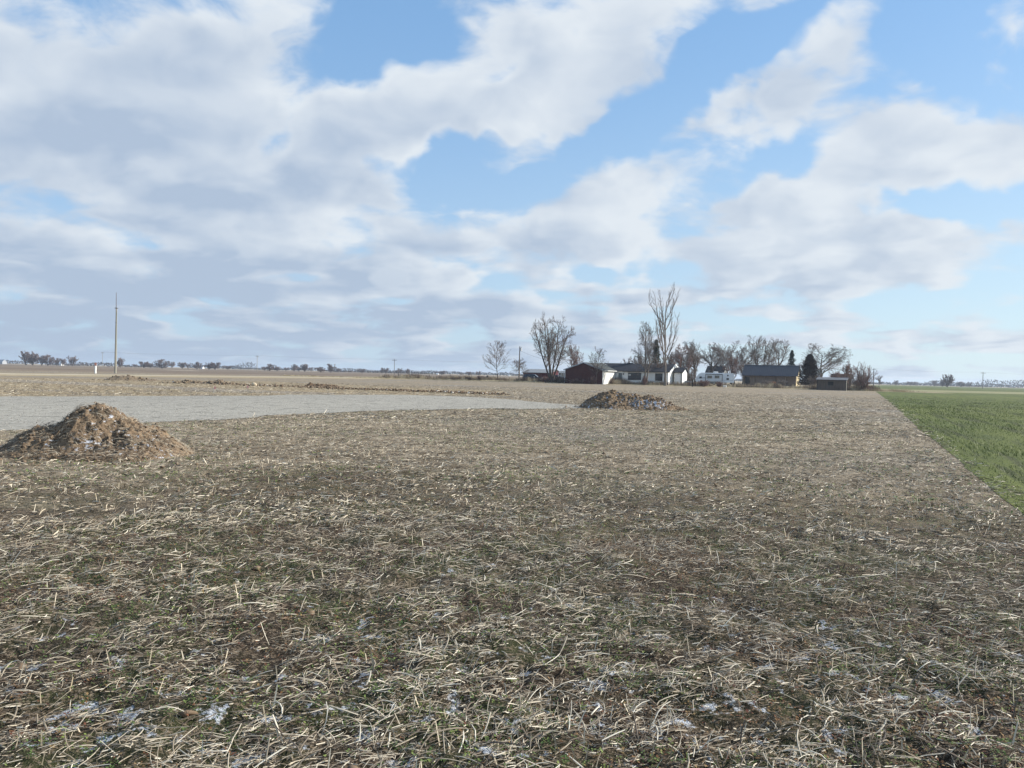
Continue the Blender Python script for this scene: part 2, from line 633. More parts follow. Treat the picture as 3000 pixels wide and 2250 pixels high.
M_field = field_material()
nr, nt = 330, 380
rad = np.concatenate([1.0 * (64.0) ** (np.arange(nr) / (nr - 1)), [90, 130, 190]])
th = np.linspace(R(-60), R(60), nt)
RR, TH = np.meshgrid(rad, th, indexing='ij')
X = RR * np.sin(TH)
Y = RR * np.cos(TH) - 0.6
# keep the sheet short of the farm: squeeze far rings back to the field edge
sd_ = (X - L0[0]) * LN[0] + (Y - L0[1]) * LN[1]
Z = near_relief(X, Y)
Z[in_poly(X, Y, GRAVEL)] = 0.010
Z[wheat_side(X, Y) > 0.1] = -0.002
over = np.maximum(sd_ - 0.5, 0)
X = X - over * LN[0]
Y = Y - over * LN[1]
idx = np.arange(len(rad) * nt).reshape(len(rad), nt)
F = np.stack([idx[:-1, :-1].ravel(), idx[:-1, 1:].ravel(), idx[1:, 1:].ravel(), idx[1:, :-1].ravel()], 1)[:, ::-1]
me = np_mesh('stubble_field', np.stack([X.ravel(), Y.ravel(), Z.ravel()], 1), F)
tag(link('stubble_field', me, M_field, smooth=True), kind='structure')

# ---- farmyard ground
M_yard = ground_mat('yard_grass', [(0.22, 0.19, 0.12), (0.27, 0.22, 0.14), (0.14, 0.12, 0.07), (0.34, 0.29, 0.19)], (0.08, 0.5), fine=2.5, bump=0.1)
us = np.linspace(-34, 122, 60)
ss_ = np.concatenate([np.linspace(-4, 14, 20), np.linspace(18, 145, 14)])
UU, SS = np.meshgrid(us, ss_, indexing='ij')
XX = L0[0] + UU * LD[0] + SS * LN[0]
YY = L0[1] + UU * LD[1] + SS * LN[1]
ZZ = T(XX, YY) + 0.006 - 0.03 * (1 - sstep(UU, -34, -30)) - 0.03 * sstep(UU, 118, 122)
idx = np.arange(UU.size).reshape(UU.shape)
F = np.stack([idx[:-1, :-1].ravel(), idx[1:, :-1].ravel(), idx[1:, 1:].ravel(), idx[:-1, 1:].ravel()], 1)
me = np_mesh('farmyard_ground', np.stack([XX.ravel(), YY.ravel(), ZZ.ravel()], 1), F)
tag(link('farmyard_ground', me, M_yard, smooth=True), kind='structure')

# ---- gravel pad

M_gravel = ground_mat('grey_gravel', [(0.305, 0.288, 0.248), (0.27, 0.255, 0.222), (0.12, 0.115, 0.10), (0.50, 0.48, 0.43)], (0.06, 1.4), fine=11.0, bump=0.6)
sheet('gravel_pad', GRAVEL, 0.014, M_gravel, jitter=0.35, step=0.7, seed=4)

# ---- winter wheat on the right


def wheat_material():
    m_, g, b = new_mat('winter_wheat', 0.9, 0.15)
    pos = g.n('ShaderNodeNewGeometry').outputs['Position']
    rot = g.n('ShaderNodeVectorRotate', rotation_type='Z_AXIS')
    g.put(rot.inputs['Vector'], pos)
    rot.inputs['Angle'].default_value = ROW
    p = rot.outputs[0]                # x across the rows, y along them
    big = g.noise(pos, 0.035, 3, 0.55)
    patch = g.noise(g.v('MULTIPLY', p, (1.0, 0.25, 1.0)), 0.45, 5, 0.65)
    streak = g.noise(g.v('MULTIPLY', p, (1.0, 0.05, 1.0)), 1.6, 4, 0.7)
    fin = g.noise(pos, 7.0, 5, 0.75)
    c = g.mix(g.ss(big, 0.40, 0.62), (0.105, 0.126, 0.030), (0.082, 0.106, 0.027))
    c = g.mix(g.ss(patch, 0.50, 0.66, 0, 0.7), c, (0.050, 0.070, 0.022))
    c = g.mix(g.ss(streak, 0.50, 0.38, 0, 0.8), c, (0.045, 0.050, 0.024))
    c = g.mix(g.ss(fin, 0.50, 0.66, 0, 0.8), c, (0.165, 0.185, 0.055))
    c = g.mix(g.ss(fin, 0.46, 0.36, 0, 0.8), c, (0.055, 0.065, 0.030))
    g.put(b.inputs['Base Color'], c)
    bn = g.n('ShaderNodeBump')
    bn.inputs['Strength'].default_value = 0.8
    bn.inputs['Distance'].default_value = 0.08
    g.put(bn.inputs['Height'], g.m('ADD', fin, streak))
    g.t.links.new(bn.outputs[0], b.inputs['Normal'])
    return m_


M_wheat = wheat_material()
w_far = wa + wdir * 0
WHEAT = [tuple(wb - wdir * 14 + wn * 0.0)] + [(p.x, p.y) for p in reversed(WB)] + [tuple(wa + np.array([330.0, 12.0])), tuple(wb - wdir * 14 + wn * 260)]
sheet('wheat_field', WHEAT, 0.006, M_wheat, jitter=0.04, step=0.8, seed=11)
# strip of dead grass, then more green beyond it
M_tan = ground_mat('dead_grass_strip', [(0.26, 0.24, 0.13), (0.20, 0.20, 0.10), (0.17, 0.17, 0.09), (0.33, 0.29, 0.18)], (0.05, 0.4), fine=2.0, bump=0.1)
a0 = wa + np.array([-2.5, 0.0])
sheet('grass_strip', [tuple(a0), tuple(wa + np.array([330.0, 12.0])), tuple(wa + np.array([330.0, 75.0])), tuple(wa + np.array([14.0, 60.0])), tuple(a0 + np.array([6, 30.0]))], 0.012, M_tan, jitter=0.8, step=4, seed=3)
b0 = wa + np.array([14.0, 60.0])
sheet('far_wheat_field', [tuple(b0), tuple(wa + np.array([330.0, 75.0])), (1500, 900), (450, 900), (190, 420)], 0.008, M_wheat, jitter=1.0, step=6, seed=5)

# ---- left: road, tilled land beyond it, verge and tracks
rd = np.array([math.sin(R(25)), math.cos(R(25))])
rn = np.array([rd[1], -rd[0]])
r0 = np.array([G(300, 1098.5).x, G(300, 1098.5).y])


def along(off, a, b_):
    return [tuple(r0 + rd * a + rn * off), tuple(r0 + rd * b_ + rn * off)]


M_road = ground_mat('pale_lane', [(0.52, 0.46, 0.36), (0.46, 0.40, 0.31), (0.40, 0.35, 0.26), (0.58, 0.53, 0.44)], (0.05, 0.3), fine=2.0, bump=0.05)
M_till = ground_mat('tilled_soil', [(0.155, 0.12, 0.09), (0.21, 0.165, 0.12), (0.11, 0.085, 0.065), (0.25, 0.20, 0.15)], (0.012, 0.10), fine=0.9, bump=0.2, stretch_rot=R(25), stretch=(1, 0.35, 1))
M_verge = ground_mat('verge_grass', [(0.36, 0.29, 0.185), (0.30, 0.245, 0.155), (0.22, 0.185, 0.11), (0.43, 0.36, 0.25)], (0.04, 0.4), fine=2.2, bump=0.2)
l1 = along(-2.6, -160, 130)
l2 = along(2.6, -160, 130)
sheet('lane', [l1[0], l1[1], l2[1], l2[0]], 0.012, M_road, jitter=0.35, step=2.5, seed=8)
v1 = along(-9, -160, 150)
v2 = along(17, -160, 100)
sheet('verge', [v1[0], v1[1], tuple(r0 + rd * 118 + rn * 26), v2[1], v2[0]], 0.006, M_verge, jitter=0.9, step=3, seed=9)
t1 = along(-9.5, -160, 420)
sheet('tilled_field', [t1[0], t1[1], (-40, 900), (-1500, 900), (-900, 60)], -0.02, M_till, jitter=1.0, step=6, seed=10)
M_pale = ground_mat('pale_chaff', [(0.56, 0.50, 0.40), (0.5, 0.44, 0.34), (0.42, 0.36, 0.28), (0.62, 0.57, 0.47)], (0.05, 0.3), fine=1.6, bump=0.0)
for (xa, xb, ya, yb, w_) in ((470, 560, 1083.2, 1086.2, 7), (350, 420, 1077.6, 1079.2, 9), (680, 790, 1096.2, 1098.5, 4), (560, 640, 1080.5, 1081.8, 12)):
    A = G(xa, ya)
    B_ = G(xb, yb)
    sheet('chaff_streak', [(A.x, A.y), (A.x + 3, A.y + w_), (B_.x + 3, B_.y + w_), (B_.x, B_.y)], -0.012, M_pale, jitter=0.6, step=4, seed=12)
M_track = ground_mat('worn_track', [(0.28, 0.24, 0.19), (0.245, 0.21, 0.165), (0.18, 0.15, 0.115), (0.34, 0.30, 0.24)], (0.05, 0.5), fine=3.0, bump=0.2)
TR = [(-200, 1104), (0, 1110), (200, 1118), (400, 1127), (640, 1138), (820, 1146), (980, 1151)]
TR2 = [(980, 1156), (800, 1152), (620, 1146), (400, 1135), (200, 1126), (0, 1118), (-200, 1112)]
sheet('worn_track', [(G(x, y).x, G(x, y).y) for x, y in TR + TR2], 0.006, M_track, jitter=0.3, step=2, seed=13)
M_gold = ground_mat('short_dry_grass', [(0.30, 0.235, 0.15), (0.245, 0.195, 0.125), (0.14, 0.115, 0.07), (0.39, 0.32, 0.215)], (0.08, 0.7), fine=4.0, bump=0.4)
GP = [(-300, 1106), (0, 1106), (400, 1112), (800, 1118), (1000, 1127), (1480, 1146), (1500, 1160), (1180, 1158), (600, 1161), (0, 1163), (-300, 1165)]
sheet('dry_grass_strip', [(G(x, y).x, G(x, y).y) for x, y in GP], 0.002, M_gold, jitter=0.4, step=2, seed=14)


# ================================================================== STRAW AND WEEDS
def ribbons(n, x, y, z, yaw, length, width, pitch, curve, segs, arch=None, vee=True):
    """bent pieces of stalk with a raised ridge, vectorised"""
    t = np.linspace(-0.5, 0.5, segs + 1)[None, :]
    cu = curve[:, None]
    ang = yaw[:, None] + cu * t * 2.0
    ds = (length / segs)[:, None]
    cx = np.cumsum(np.cos(ang) * ds, 1) - np.cos(ang[:, :1]) * ds
    cy = np.cumsum(np.sin(ang) * ds, 1) - np.sin(ang[:, :1]) * ds
    cp = np.cos(pitch)[:, None]
    spn = np.sin(pitch)[:, None]
    cx = (cx - cx[:, segs // 2:segs // 2 + 1]) * cp + x[:, None]
    cy = (cy - cy[:, segs // 2:segs // 2 + 1]) * cp + y[:, None]
    tz = (t + 0.5) * length[:, None] * spn
    if arch is not None:
        tz = tz + (1 - (2 * t) ** 2) * arch[:, None]
    czz = z[:, None] + tz
    nx = -np.sin(ang)
    ny = np.cos(ang)
    w = width[:, None] * (1 - 0.35 * np.abs(2 * t))
    lay = []
    if vee:
        for k, up in ((-1, 0.0), (0, 1.0), (1, 0.0)):
            lay.append(np.stack([cx + nx * w * 0.5 * k, cy + ny * w * 0.5 * k, czz + w * 0.5 * up], -1))
    else:
        ro = rng.uniform(-1.35, 1.35, len(x))[:, None]
        cr_, sr_ = np.cos(ro), np.sin(ro)
        for k in (-1, 1):
            lay.append(np.stack([cx + nx * w * 0.5 * k * cr_, cy + ny * w * 0.5 * k * cr_, czz + w * 0.5 * k * sr_ + w * 0.4 * np.abs(sr_)], -1))
    V = np.stack(lay, 2)                       # n, segs+1, c, 3
    c = V.shape[2]
    b = (np.arange(n) * (segs + 1) * c)[:, None, None]
    sidx = (np.arange(segs) * c)[None, :, None]
    k = np.arange(c - 1)[None, None, :]
    i0 = b + sidx + k
    F = np.stack([i0, i0 + c, i0 + c + 1, i0 + 1], -1).reshape(-1, 4)
    return V.reshape(-1, 3), F, (segs + 1) * c


def upright(n, x, y, z, lx, ly, h, width, yaw):
    """thin standing stems or blades: tapered quads"""
    bx = np.cos(yaw) * width * 0.5
    by = np.sin(yaw) * width * 0.5
    V = np.stack([np.stack([x - bx, y - by, z], -1), np.stack([x + bx, y + by, z], -1),
                  np.stack([x + lx + bx * .6, y + ly + by * .6, z + h], -1), np.stack([x + lx - bx * .6, y + ly - by * .6, z + h], -1)], 1)
    F = (np.arange(n) * 4)[:, None] + np.array([0, 1, 2, 3])[None, :]
    return V.reshape(-1, 3), F, 4


def scatter(n, r0_, r1, half=44.0, power=1.0):
    """points in a fan, density falling as r**-power"""
    q = 2.0 - power
    u = rng.random(n)
    r_ = (r0_ ** q + u * (r1 ** q - r0_ ** q)) ** (1 / q)
    a = R(half) * (rng.random(n) * 2 - 1)
    return r_ * np.sin(a), r_ * np.cos(a), r_



def join(parts):
    vs, fs, ts = [], [], []
    b = 0
    for V, F, per, tone in parts:
        vs.append(V)
        fs.append(F + b)
        ts.append(np.repeat(tone, per))
        b += len(V)
    return np.concatenate(vs), np.concatenate(fs), np.concatenate(ts)


STRAW_STOPS = [(0.0, (0.045, 0.032, 0.024)), (0.25, (0.145, 0.110, 0.078)), (0.5, (0.36, 0.305, 0.222)), (0.75, (0.54, 0.475, 0.365)), (1.0, (0.73, 0.67, 0.54))]
M_straw = tone_mat('straw', STRAW_STOPS, 0.6, 0.35)


def straw_cloud(n, r0_, r1, power, lmin, lmax, wmin, wmax, segs, lift, seedn, half=44, vee=True):
    x, y, r_ = scatter(n, r0_, r1, half, power)
    m1 = fbm(x * 0.55, y * 0.55, 21, 3)
    m2 = fbm(x * 4.5, y * 4.5, 22, 2)
    keep = rng.random(n) < np.clip(0.74 + 0.28 * m1 + 1.2 * m2, 0.16, 1)
    keep &= ~in_poly(x, y, GRAVEL)
    keep &= wheat_side(x, y) < 0.15 + 0.25 * rng.random(n) ** 2 + 0.2 * fbm(x, y, 31, 2)
    x, y, r_, m1, m2 = x[keep], y[keep], r_[keep], m1[keep], m2[keep]
    n = len(x)
    ln = lmin + (lmax - lmin) * rng.random(n) ** 2.2
    wd = wmin + (wmax - wmin) * rng.random(n) ** 2.2
    yaw = R(14) + 0.9 * fbm(x * 0.4, y * 0.4, 33, 2) + rng.normal(0, 0.7, n)
    wild = rng.random(n) < 0.34
    yaw[wild] = rng.random(wild.sum()) * PI
    pitch = rng.normal(0, R(11), n)
    up = rng.random(n) < 0.05
    pitch[up] = rng.uniform(R(20), R(65), up.sum())
    ln[up] = np.minimum(ln[up], 0.14)
    z = near_relief(x, y) + rng.random(n) ** 1.5 * lift * np.clip(0.7 + 1.6 * m2, 0.15, 1.6) + 0.002 - 0.5 * np.abs(np.sin(pitch)) * 0
    arch = np.abs(rng.normal(0, 0.008, n)) * (ln > 0.1)
    tone = np.clip(0.50 + 0.25 * rng.standard_normal(n) + 0.14 * m1, 0, 1)
    old = rng.random(n) < 0.22
    tone[old] *= 0.45
    V, F, per = ribbons(n, x, y, z, yaw, ln, wd, pitch, rng.normal(0, 0.32, n), segs, arch, vee)
    return V, F, per, tone


parts = [
    straw_cloud(76000, 1.6, 9.0, 0.75, 0.02, 0.165, 0.0024, 0.009, 3, 0.05, 1, 50),
    straw_cloud(420, 1.6, 12, 0.9, 0.18, 0.38, 0.006, 0.011, 4, 0.05, 2, 50),
]
V, F, t_ = join(parts)
tag(link('straw', np_mesh('straw', V, F, {'tone': t_}), M_straw, smooth=True), 'pale crop straw scattered over the near stubble field', 'straw', kind='stuff')
parts = [straw_cloud(120000, 1.6, 13.0, 0.8, 0.010, 0.055, 0.002, 0.007, 1, 0.03, 5, 48, vee=False)]
V, F, t_ = join(parts)
tag(link('chaff', np_mesh('chaff', V, F, {'tone': t_}), M_straw), 'short chopped bits of chaff between the near straw', 'chaff', kind='stuff')
parts = [straw_cloud(160000, 8.0, 29, 1.0, 0.03, 0.155, 0.0055, 0.0145, 2, 0.05, 3, 44, vee=False)]
V, F, t_ = join(parts)
tag(link('straw', np_mesh('straw_middle', V, F, {'tone': t_}), M_straw), 'flattened straw covering the middle of the stubble field', 'straw', kind='stuff')
parts = [straw_cloud(130000, 25, 95, 1.2, 0.10, 0.40, 0.010, 0.030, 1, 0.05, 4, 40, vee=False)]
V, F, t_ = join(parts)
tag(link('straw', np_mesh('straw_beyond', V, F, {'tone': t_}), M_straw), 'thin litter of straw on the stubble field beyond the dirt piles', 'straw', kind='stuff')

# standing stubs
x, y, r_ = scatter(14000, 2.0, 80, 42, 1.0)
k = (~in_poly(x, y, GRAVEL)) & (wheat_side(x, y) < 0)
x, y = x[k], y[k]
n = len(x)
h_ = rng.uniform(0.03, 0.11, n)
V, F, per = upright(n, x, y, near_relief(x, y) - 0.01, rng.normal(0, 0.022, n), rng.normal(0, 0.022, n), h_, rng.uniform(0.004, 0.0075, n) * (1 + np.hypot(x, y) / 25), rng.normal(0, 0.6, n))
M_stub = tone_mat('stub_straw', [(0, (0.34, 0.28, 0.19)), (1, (0.70, 0.62, 0.47))], 0.6, 0.3)
tag(link('stubble', np_mesh('stubble', V, F, {'tone': np.repeat(rng.random(n), per)}), M_stub), 'short cut stems standing up out of the straw', 'stubble', kind='stuff')


# low weeds: rosettes of small leaves
def rosettes(n, r0_, r1, power, thr, seedn, size, leaves, sgn=1, half=46):
    x, y, r_ = scatter(n, r0_, r1, half, power)
    m_ = fbm(x * 0.7, y * 0.7, seedn, 4, 0.7)
    k = (m_ > thr + 0.12 * rng.standard_normal(n)) & (~in_poly(x, y, GRAVEL)) & (wheat_side(x, y) < 0)
    x, y = x[k], y[k]
    n = len(x)
    z = near_relief(x, y)
    X_ = np.repeat(x, leaves)
    Y_ = np.repeat(y, leaves)
    Z_ = np.repeat(z, leaves)
    N = len(X_)
    a = rng.random(N) * 2 * PI
    s_ = size * rng.uniform(0.5, 1.4, N)
    d_ = rng.uniform(0.0, 0.9, N) * size * 1.6
    X_ = X_ + np.cos(a) * d_
    Y_ = Y_ + np.sin(a) * d_
    Z_ = Z_ + rng.uniform(0.004, 0.026, N)
    ca, sa = np.cos(a), np.sin(a)
    tilt = rng.uniform(-0.2, 1.0, N)
    L = s_
    Wd = s_ * 0.42
    p0 = np.stack([X_, Y_, Z_], -1)
    p1 = np.stack([X_ + ca * L * .5 - sa * Wd, Y_ + sa * L * .5 + ca * Wd, Z_ + L * .5 * tilt], -1)
    p2 = np.stack([X_ + ca * L, Y_ + sa * L, Z_ + L * .8 * tilt], -1)
    p3 = np.stack([X_ + ca * L * .5 + sa * Wd, Y_ + sa * L * .5 - ca * Wd, Z_ + L * .5 * tilt], -1)
    V = np.stack([p0, p1, p2, p3], 1).reshape(-1, 3)
    F = (np.arange(N) * 4)[:, None] + np.array([0, 3, 2, 1])[None, :]
    tone = np.repeat(np.repeat(rng.random(n), leaves), 4)
    return V, F, tone


M_weed = tone_mat('weed_leaf', [(0, (0.045, 0.08, 0.022)), (0.5, (0.085, 0.135, 0.035)), (1, (0.19, 0.23, 0.06))], 0.7, 0.3)
V, F, t_ = rosettes(34000, 1.6, 13, 0.8, 0.02, 51, 0.010, 6)
tag(link('weeds', np_mesh('weeds', V, F, {'tone': t_}), M_weed), 'small green weeds growing between the straw', 'weeds', kind='stuff')
V, F, t_ = rosettes(40000, 11, 42, 1.0, 0.02, 53, 0.026, 4)
tag(link('weeds', np_mesh('weeds_middle', V, F, {'tone': t_}), M_weed), 'green patches of low weeds across the middle of the field', 'weeds', kind='stuff')
M_red = tone_mat('dead_leaf', [(0, (0.10, 0.035, 0.025)), (0.5, (0.16, 0.085, 0.04)), (1, (0.24, 0.17, 0.08))], 0.8, 0.2)
V, F, t_ = rosettes(42000, 1.6, 18, 0.8, 0.0, 57, 0.012, 4)
tag(link('dead_leaves', np_mesh('dead_leaves', V, F, {'tone': t_}), M_red), 'rusty brown and red dead leaves low in the straw', 'leaves', kind='stuff')

# wheat blades in drill rows
nb = 210000
x, y, r_ = scatter(int(nb * 2.2), 6.5, 125, 45, 1.15)
sd2 = wheat_side(x, y)
k = sd2 > 0.12 - 0.35 * rng.random(len(sd2)) ** 3
x, y, sd2 = x[k], y[k], sd2[k]
row = np.round(sd2 / 0.19) * 0.19 + rng.normal(0, 0.028, len(sd2))
x = x + (row - sd2) * wn[0]
y = y + (row - sd2) * wn[1]
m3 = fbm(x * 0.5, y * 0.5, 61, 3)
k = rng.random(len(x)) < np.clip(0.65 + 0.8 * m3, 0.15, 1) * (1 - sstep(np.hypot(x, y), 55, 120))
x, y, m3 = x[k], y[k], m3[k]
n = len(x)
rr_ = np.hypot(x, y)
h_ = rng.uniform(0.03, 0.085, n) * (1 + 0.3 * m3)
V, F, per = upright(n, x, y, np.full(n, 0.0), rng.normal(0, 0.03, n), rng.normal(0, 0.03, n), h_, 0.004 + rr_ * 0.00022, rng.normal(0, 0.9, n))
M_blade = tone_mat('wheat_blade', [(0, (0.06, 0.09, 0.02)), (0.55, (0.098, 0.134, 0.030)), (1, (0.17, 0.205, 0.058))], 0.6, 0.3)
tag(link('wheat', np_mesh('wheat', V, F, {'tone': np.repeat(np.clip(0.5 + 0.22 * rng.standard_normal(n) + 0.3 * m3, 0, 1), per)}), M_blade), 'rows of short green winter wheat on the right', 'wheat', kind='stuff')


# ================================================================== SOIL HEAPS
def soil_mat(name, cols, snow=0.0, snow_dir=(-0.5, -0.8, 0.25), scale=3.0, snow_scale=5.0):
    m_, g, b = new_mat(name, 0.95, 0.1)
    tco = g.n('ShaderNodeTexCoord').outputs['Object']
    big = g.noise(tco, scale * 0.5, 4, 0.6)
    fin = g.noise(tco, scale * 5, 5, 0.7)
    c = g.mix(g.ss(big, 0.42, 0.6), cols[0], cols[1])
    c = g.mix(g.ss(fin, 0.50, 0.64, 0, 0.8), c, cols[3])
    c = g.mix(g.ss(fin, 0.47, 0.36, 0, 0.85), c, cols[2])
    if snow:
        nrm = g.n('ShaderNodeNewGeometry').outputs['Normal']
        sdv = Vector(snow_dir).normalized()
        facing = g.v('DOT_PRODUCT', nrm, tuple(sdv))
        sn = g.noise(g.v('MULTIPLY', tco, (1, 1, 2.2)), snow_scale, 5, 0.65)
        reg = g.noise(tco, 0.8, 2, 0.5)
        v = g.m('ADD', g.m('MULTIPLY', facing, 0.28), g.m('ADD', sn, g.m('MULTIPLY', reg, 0.5)))
        c = g.mix(g.ss(v, 1.05 - snow, 1.11 - snow, 0, 0.9), c, (0.56, 0.59, 0.65))
    g.put(b.inputs['Base Color'], c)
    bn = g.n('ShaderNodeBump')
    bn.inputs['Strength'].default_value = 0.8
    bn.inputs['Distance'].default_value = 0.06
    g.put(bn.inputs['Height'], fin)
    g.t.links.new(bn.outputs[0], b.inputs['Normal'])
    return m_


def heap_height(x, y, lobes, seed, rough):
    h = 0.0
    for (cx, cy, rx, ry, a, hh, pw) in lobes:
        ca, sa = math.cos(R(a)), math.sin(R(a))
        u = ((x - cx) * ca + (y - cy) * sa) / rx
        v = (-(x - cx) * sa + (y - cy) * ca) / ry
        q = np.sqrt(u * u + v * v)
        h = np.maximum(h, hh * np.clip(1 - q ** pw, 0, 1) ** 1.15)
    amp = sstep(h, 0.0, 0.25)
    n1 = fbm(x * 1.7, y * 1.7, seed, 3)
    n2 = np.abs(fbm(x * 5.5, y * 5.5, seed + 5, 3))
    n3 = np.abs(fbm(x * 13, y * 13, seed + 9, 2))
    return h + amp * rough * (0.22 * n1 + 0.20 * (0.35 - n2) + 0.10 * (0.3 - n3)) - 0.06 * (1 - sstep(h, 0, 0.05))


def heap(name, origin, size, lobes, seed, rough, m_, label, cat='dirt pile', res=150, group=None, clods=300, clod_r=(0.02, 0.07), clod_m=None, spread=1.0):
    gx = np.linspace(-size[0], size[0], res)
    gy = np.linspace(-size[1], size[1], int(res * size[1] / size[0]) + 8)
    XX, YY = np.meshgrid(gx, gy, indexing='ij')
    ZZ = heap_height(XX, YY, lobes, seed, rough)
    idx = np.arange(XX.size).reshape(XX.shape)
    F = np.stack([idx[:-1, :-1].ravel(), idx[1:, :-1].ravel(), idx[1:, 1:].ravel(), idx[:-1, 1:].ravel()], 1)
    zf = ZZ.ravel()
    F = F[(zf[F] > -0.055).any(1)]
    me = np_mesh(name, np.stack([XX.ravel(), YY.ravel(), zf], 1), F)
    o = link(name, me, m_)
    o.location = origin
    tag(o, label, cat, group)
    if clods:
        xs = rng.uniform(-size[0], size[0], clods * 6)
        ys = rng.uniform(-size[1], size[1], clods * 6)
        hs = heap_height(xs, ys, lobes, seed, rough)
        k = np.where((hs > 0.02) | ((hs > -0.07) & (rng.random(len(xs)) < 0.12 * spread)))[0][:clods]
        V, F = lumps(xs[k], ys[k], np.maximum(hs[k], 0), rng.uniform(clod_r[0], clod_r[1], len(k)) * rng.uniform(0.5, 1, len(k)))
        c = link('clods', np_mesh('clods', V, F), clod_m or m_, o)
        c['kind'] = 'stuff'
    return o


_bm = bmesh.new()
bmesh.ops.create_icosphere(_bm, subdivisions=1, radius=1.0)
ICO_V = np.array([v.co[:] for v in _bm.verts])
ICO_F = np.array([[v.index for v in f.verts] for f in _bm.faces])
_bm.free()


def lumps(x, y, z, r_, flat=0.7):
    n = len(x)
    V = ICO_V[None] * (1 + 0.5 * rng.standard_normal((n, len(ICO_V), 1)).clip(-1.5, 1.5))
    V = V * r_[:, None, None] * np.array([1, 1, flat]) * (1 + 0.3 * rng.uniform(-1, 1, (n, 1, 3)))
    V = V + np.stack([x, y, z + r_ * 0.2], -1)[:, None]
    F = (np.arange(n) * len(ICO_V))[:, None, None] + ICO_F[None]
    return V.reshape(-1, 3), F.reshape(-1, 3)


M_pile = soil_mat('pile_soil', [(0.21, 0.150, 0.098), (0.14, 0.104, 0.072), (0.045, 0.034, 0.025), (0.30, 0.225, 0.15)], snow=-0.06, snow_dir=(0.75, -0.6, 0.4), snow_scale=9)
M_pile2 = soil_mat('pile_soil_snowy', [(0.19, 0.14, 0.092), (0.15, 0.112, 0.078), (0.06, 0.045, 0.034), (0.26, 0.195, 0.13)], snow=0.07, snow_dir=(-0.6, -0.8, 0.0), snow_scale=7)
M_clod = mat('clod_soil', (0.125, 0.09, 0.062), (0.21, 0.155, 0.105), 3.0)
pa = G(238, 1337)
LOB1 = [(-0.10, 0.3, 0.98, 1.15, 0, 0.80, 1.9), (0.46, 0.15, 1.25, 1.2, 0, 0.46, 1.4), (-0.40, 0.05, 1.38, 1.0, 16, 0.58, 1.2)]
heap('dirt_pile', (pa.x + 0.02, pa.y + 0.35, 0.0), (2.5, 1.9), LOB1, 71, 0.9, M_pile, 'brown soil heap with old straw poking out, in front of the gravel on the left', res=190, clods=800, clod_r=(0.012, 0.042), clod_m=M_clod)
# straw lying over this heap
n = 3600
xs = rng.uniform(-2.0, 2.0, n)
ys = rng.uniform(-1.6, 1.0, n)
hs = heap_height(xs, ys, LOB1, 71, 0.9)
k = hs > 0.0
xs, ys, hs = xs[k], ys[k], hs[k]
n = len(xs)
e_ = 0.06
sx = (heap_height(xs + e_, ys, LOB1, 71, 0.0) - heap_height(xs - e_, ys, LOB1, 71, 0.0)) / (2 * e_)
yaw = rng.normal(0, 0.7, n)
pit = np.arctan(sx * np.cos(yaw)) + rng.normal(0, 0.09, n)
V, F, per = ribbons(n, xs + pa.x + 0.02, ys + pa.y + 0.35, hs + 0.02 - 0.05 * np.sin(pit), yaw, rng.uniform(0.04, 0.26, n), rng.uniform(0.004, 0.009, n), pit, rng.normal(0, 0.6, n), 3, np.abs(rng.normal(0, 0.02, n)))
tag(link('straw', np_mesh('heap_straw', V, F, {'tone': np.repeat(np.clip(0.42 + 0.22 * rng.standard_normal(n), 0, 1), per)}), M_straw, smooth=True),
    'dry roots and straw lying over the brown soil heap', 'straw', kind='stuff')

pb = G(1840, 1198)
LOB2 = [(-0.75, 0.2, 1.75, 1.5, 0, 0.84, 1.6), (0.35, 0.3, 1.4, 1.4, 0, 0.70, 1.7), (1.15, 0.1, 1.7, 1.2, 0, 0.60, 1.6), (2.4, -0.1, 0.9, 0.6, 0, 0.16, 1.5)]
heap('dirt_pile', (pb.x, pb.y + 0.3, 0.0), (3.4, 2.2), LOB2, 83, 1.0, M_pile2, 'dark heap of soil clods dusted with snow in the middle of the field', res=210, clods=1500, clod_r=(0.015, 0.06), clod_m=M_clod)

M_mound = soil_mat('low_mound_soil', [(0.21, 0.165, 0.115), (0.18, 0.14, 0.10), (0.11, 0.085, 0.06), (0.24, 0.19, 0.13)], snow=-0.08, scale=1.2, snow_scale=3.0)
pc = G(384, 1114.5)
heap('dirt_mound', (pc.x, pc.y, 0), (3.6, 2.6), [(-0.5, 0, 2.4, 1.8, 0, 0.46, 1.8), (1.4, 0, 1.9, 1.2, 0, 0.2, 1.5)], 91, 0.7, M_mound, 'low rounded dirt mound just below the tall bare pole', 'dirt mound', res=70, clods=120, clod_r=(0.05, 0.16))
pc = G(600, 1124)
heap('dirt_mound', (pc.x, pc.y, 0), (4.6, 2.2), [(-1.2, 0, 2.2, 1.4, 0, 0.22, 1.6), (1.3, 0, 2.4, 1.3, 0, 0.25, 1.6)], 95, 1.0, M_mound, 'long low mound of turned soil left of the pale boulder', 'dirt mound', res=80, clods=300, clod_r=(0.05, 0.17))
pc = G(938, 1133)
heap('dirt_mound', (pc.x, pc.y, 0), (2.4, 1.8), [(-0.5, 0, 1.2, 1.0, 0, 0.28, 1.6), (0.6, 0, 1.4, 1.0, 0, 0.24, 1.6)], 97, 1.0, soil_mat('dark_soil', [(0.13, 0.09, 0.06), (0.17, 0.12, 0.08), (0.05, 0.04, 0.03), (0.22, 0.16, 0.10)], scale=2), 'small dark mound of fresh soil behind the gravel', 'dirt mound', res=60, clods=160, clod_r=(0.04, 0.13))

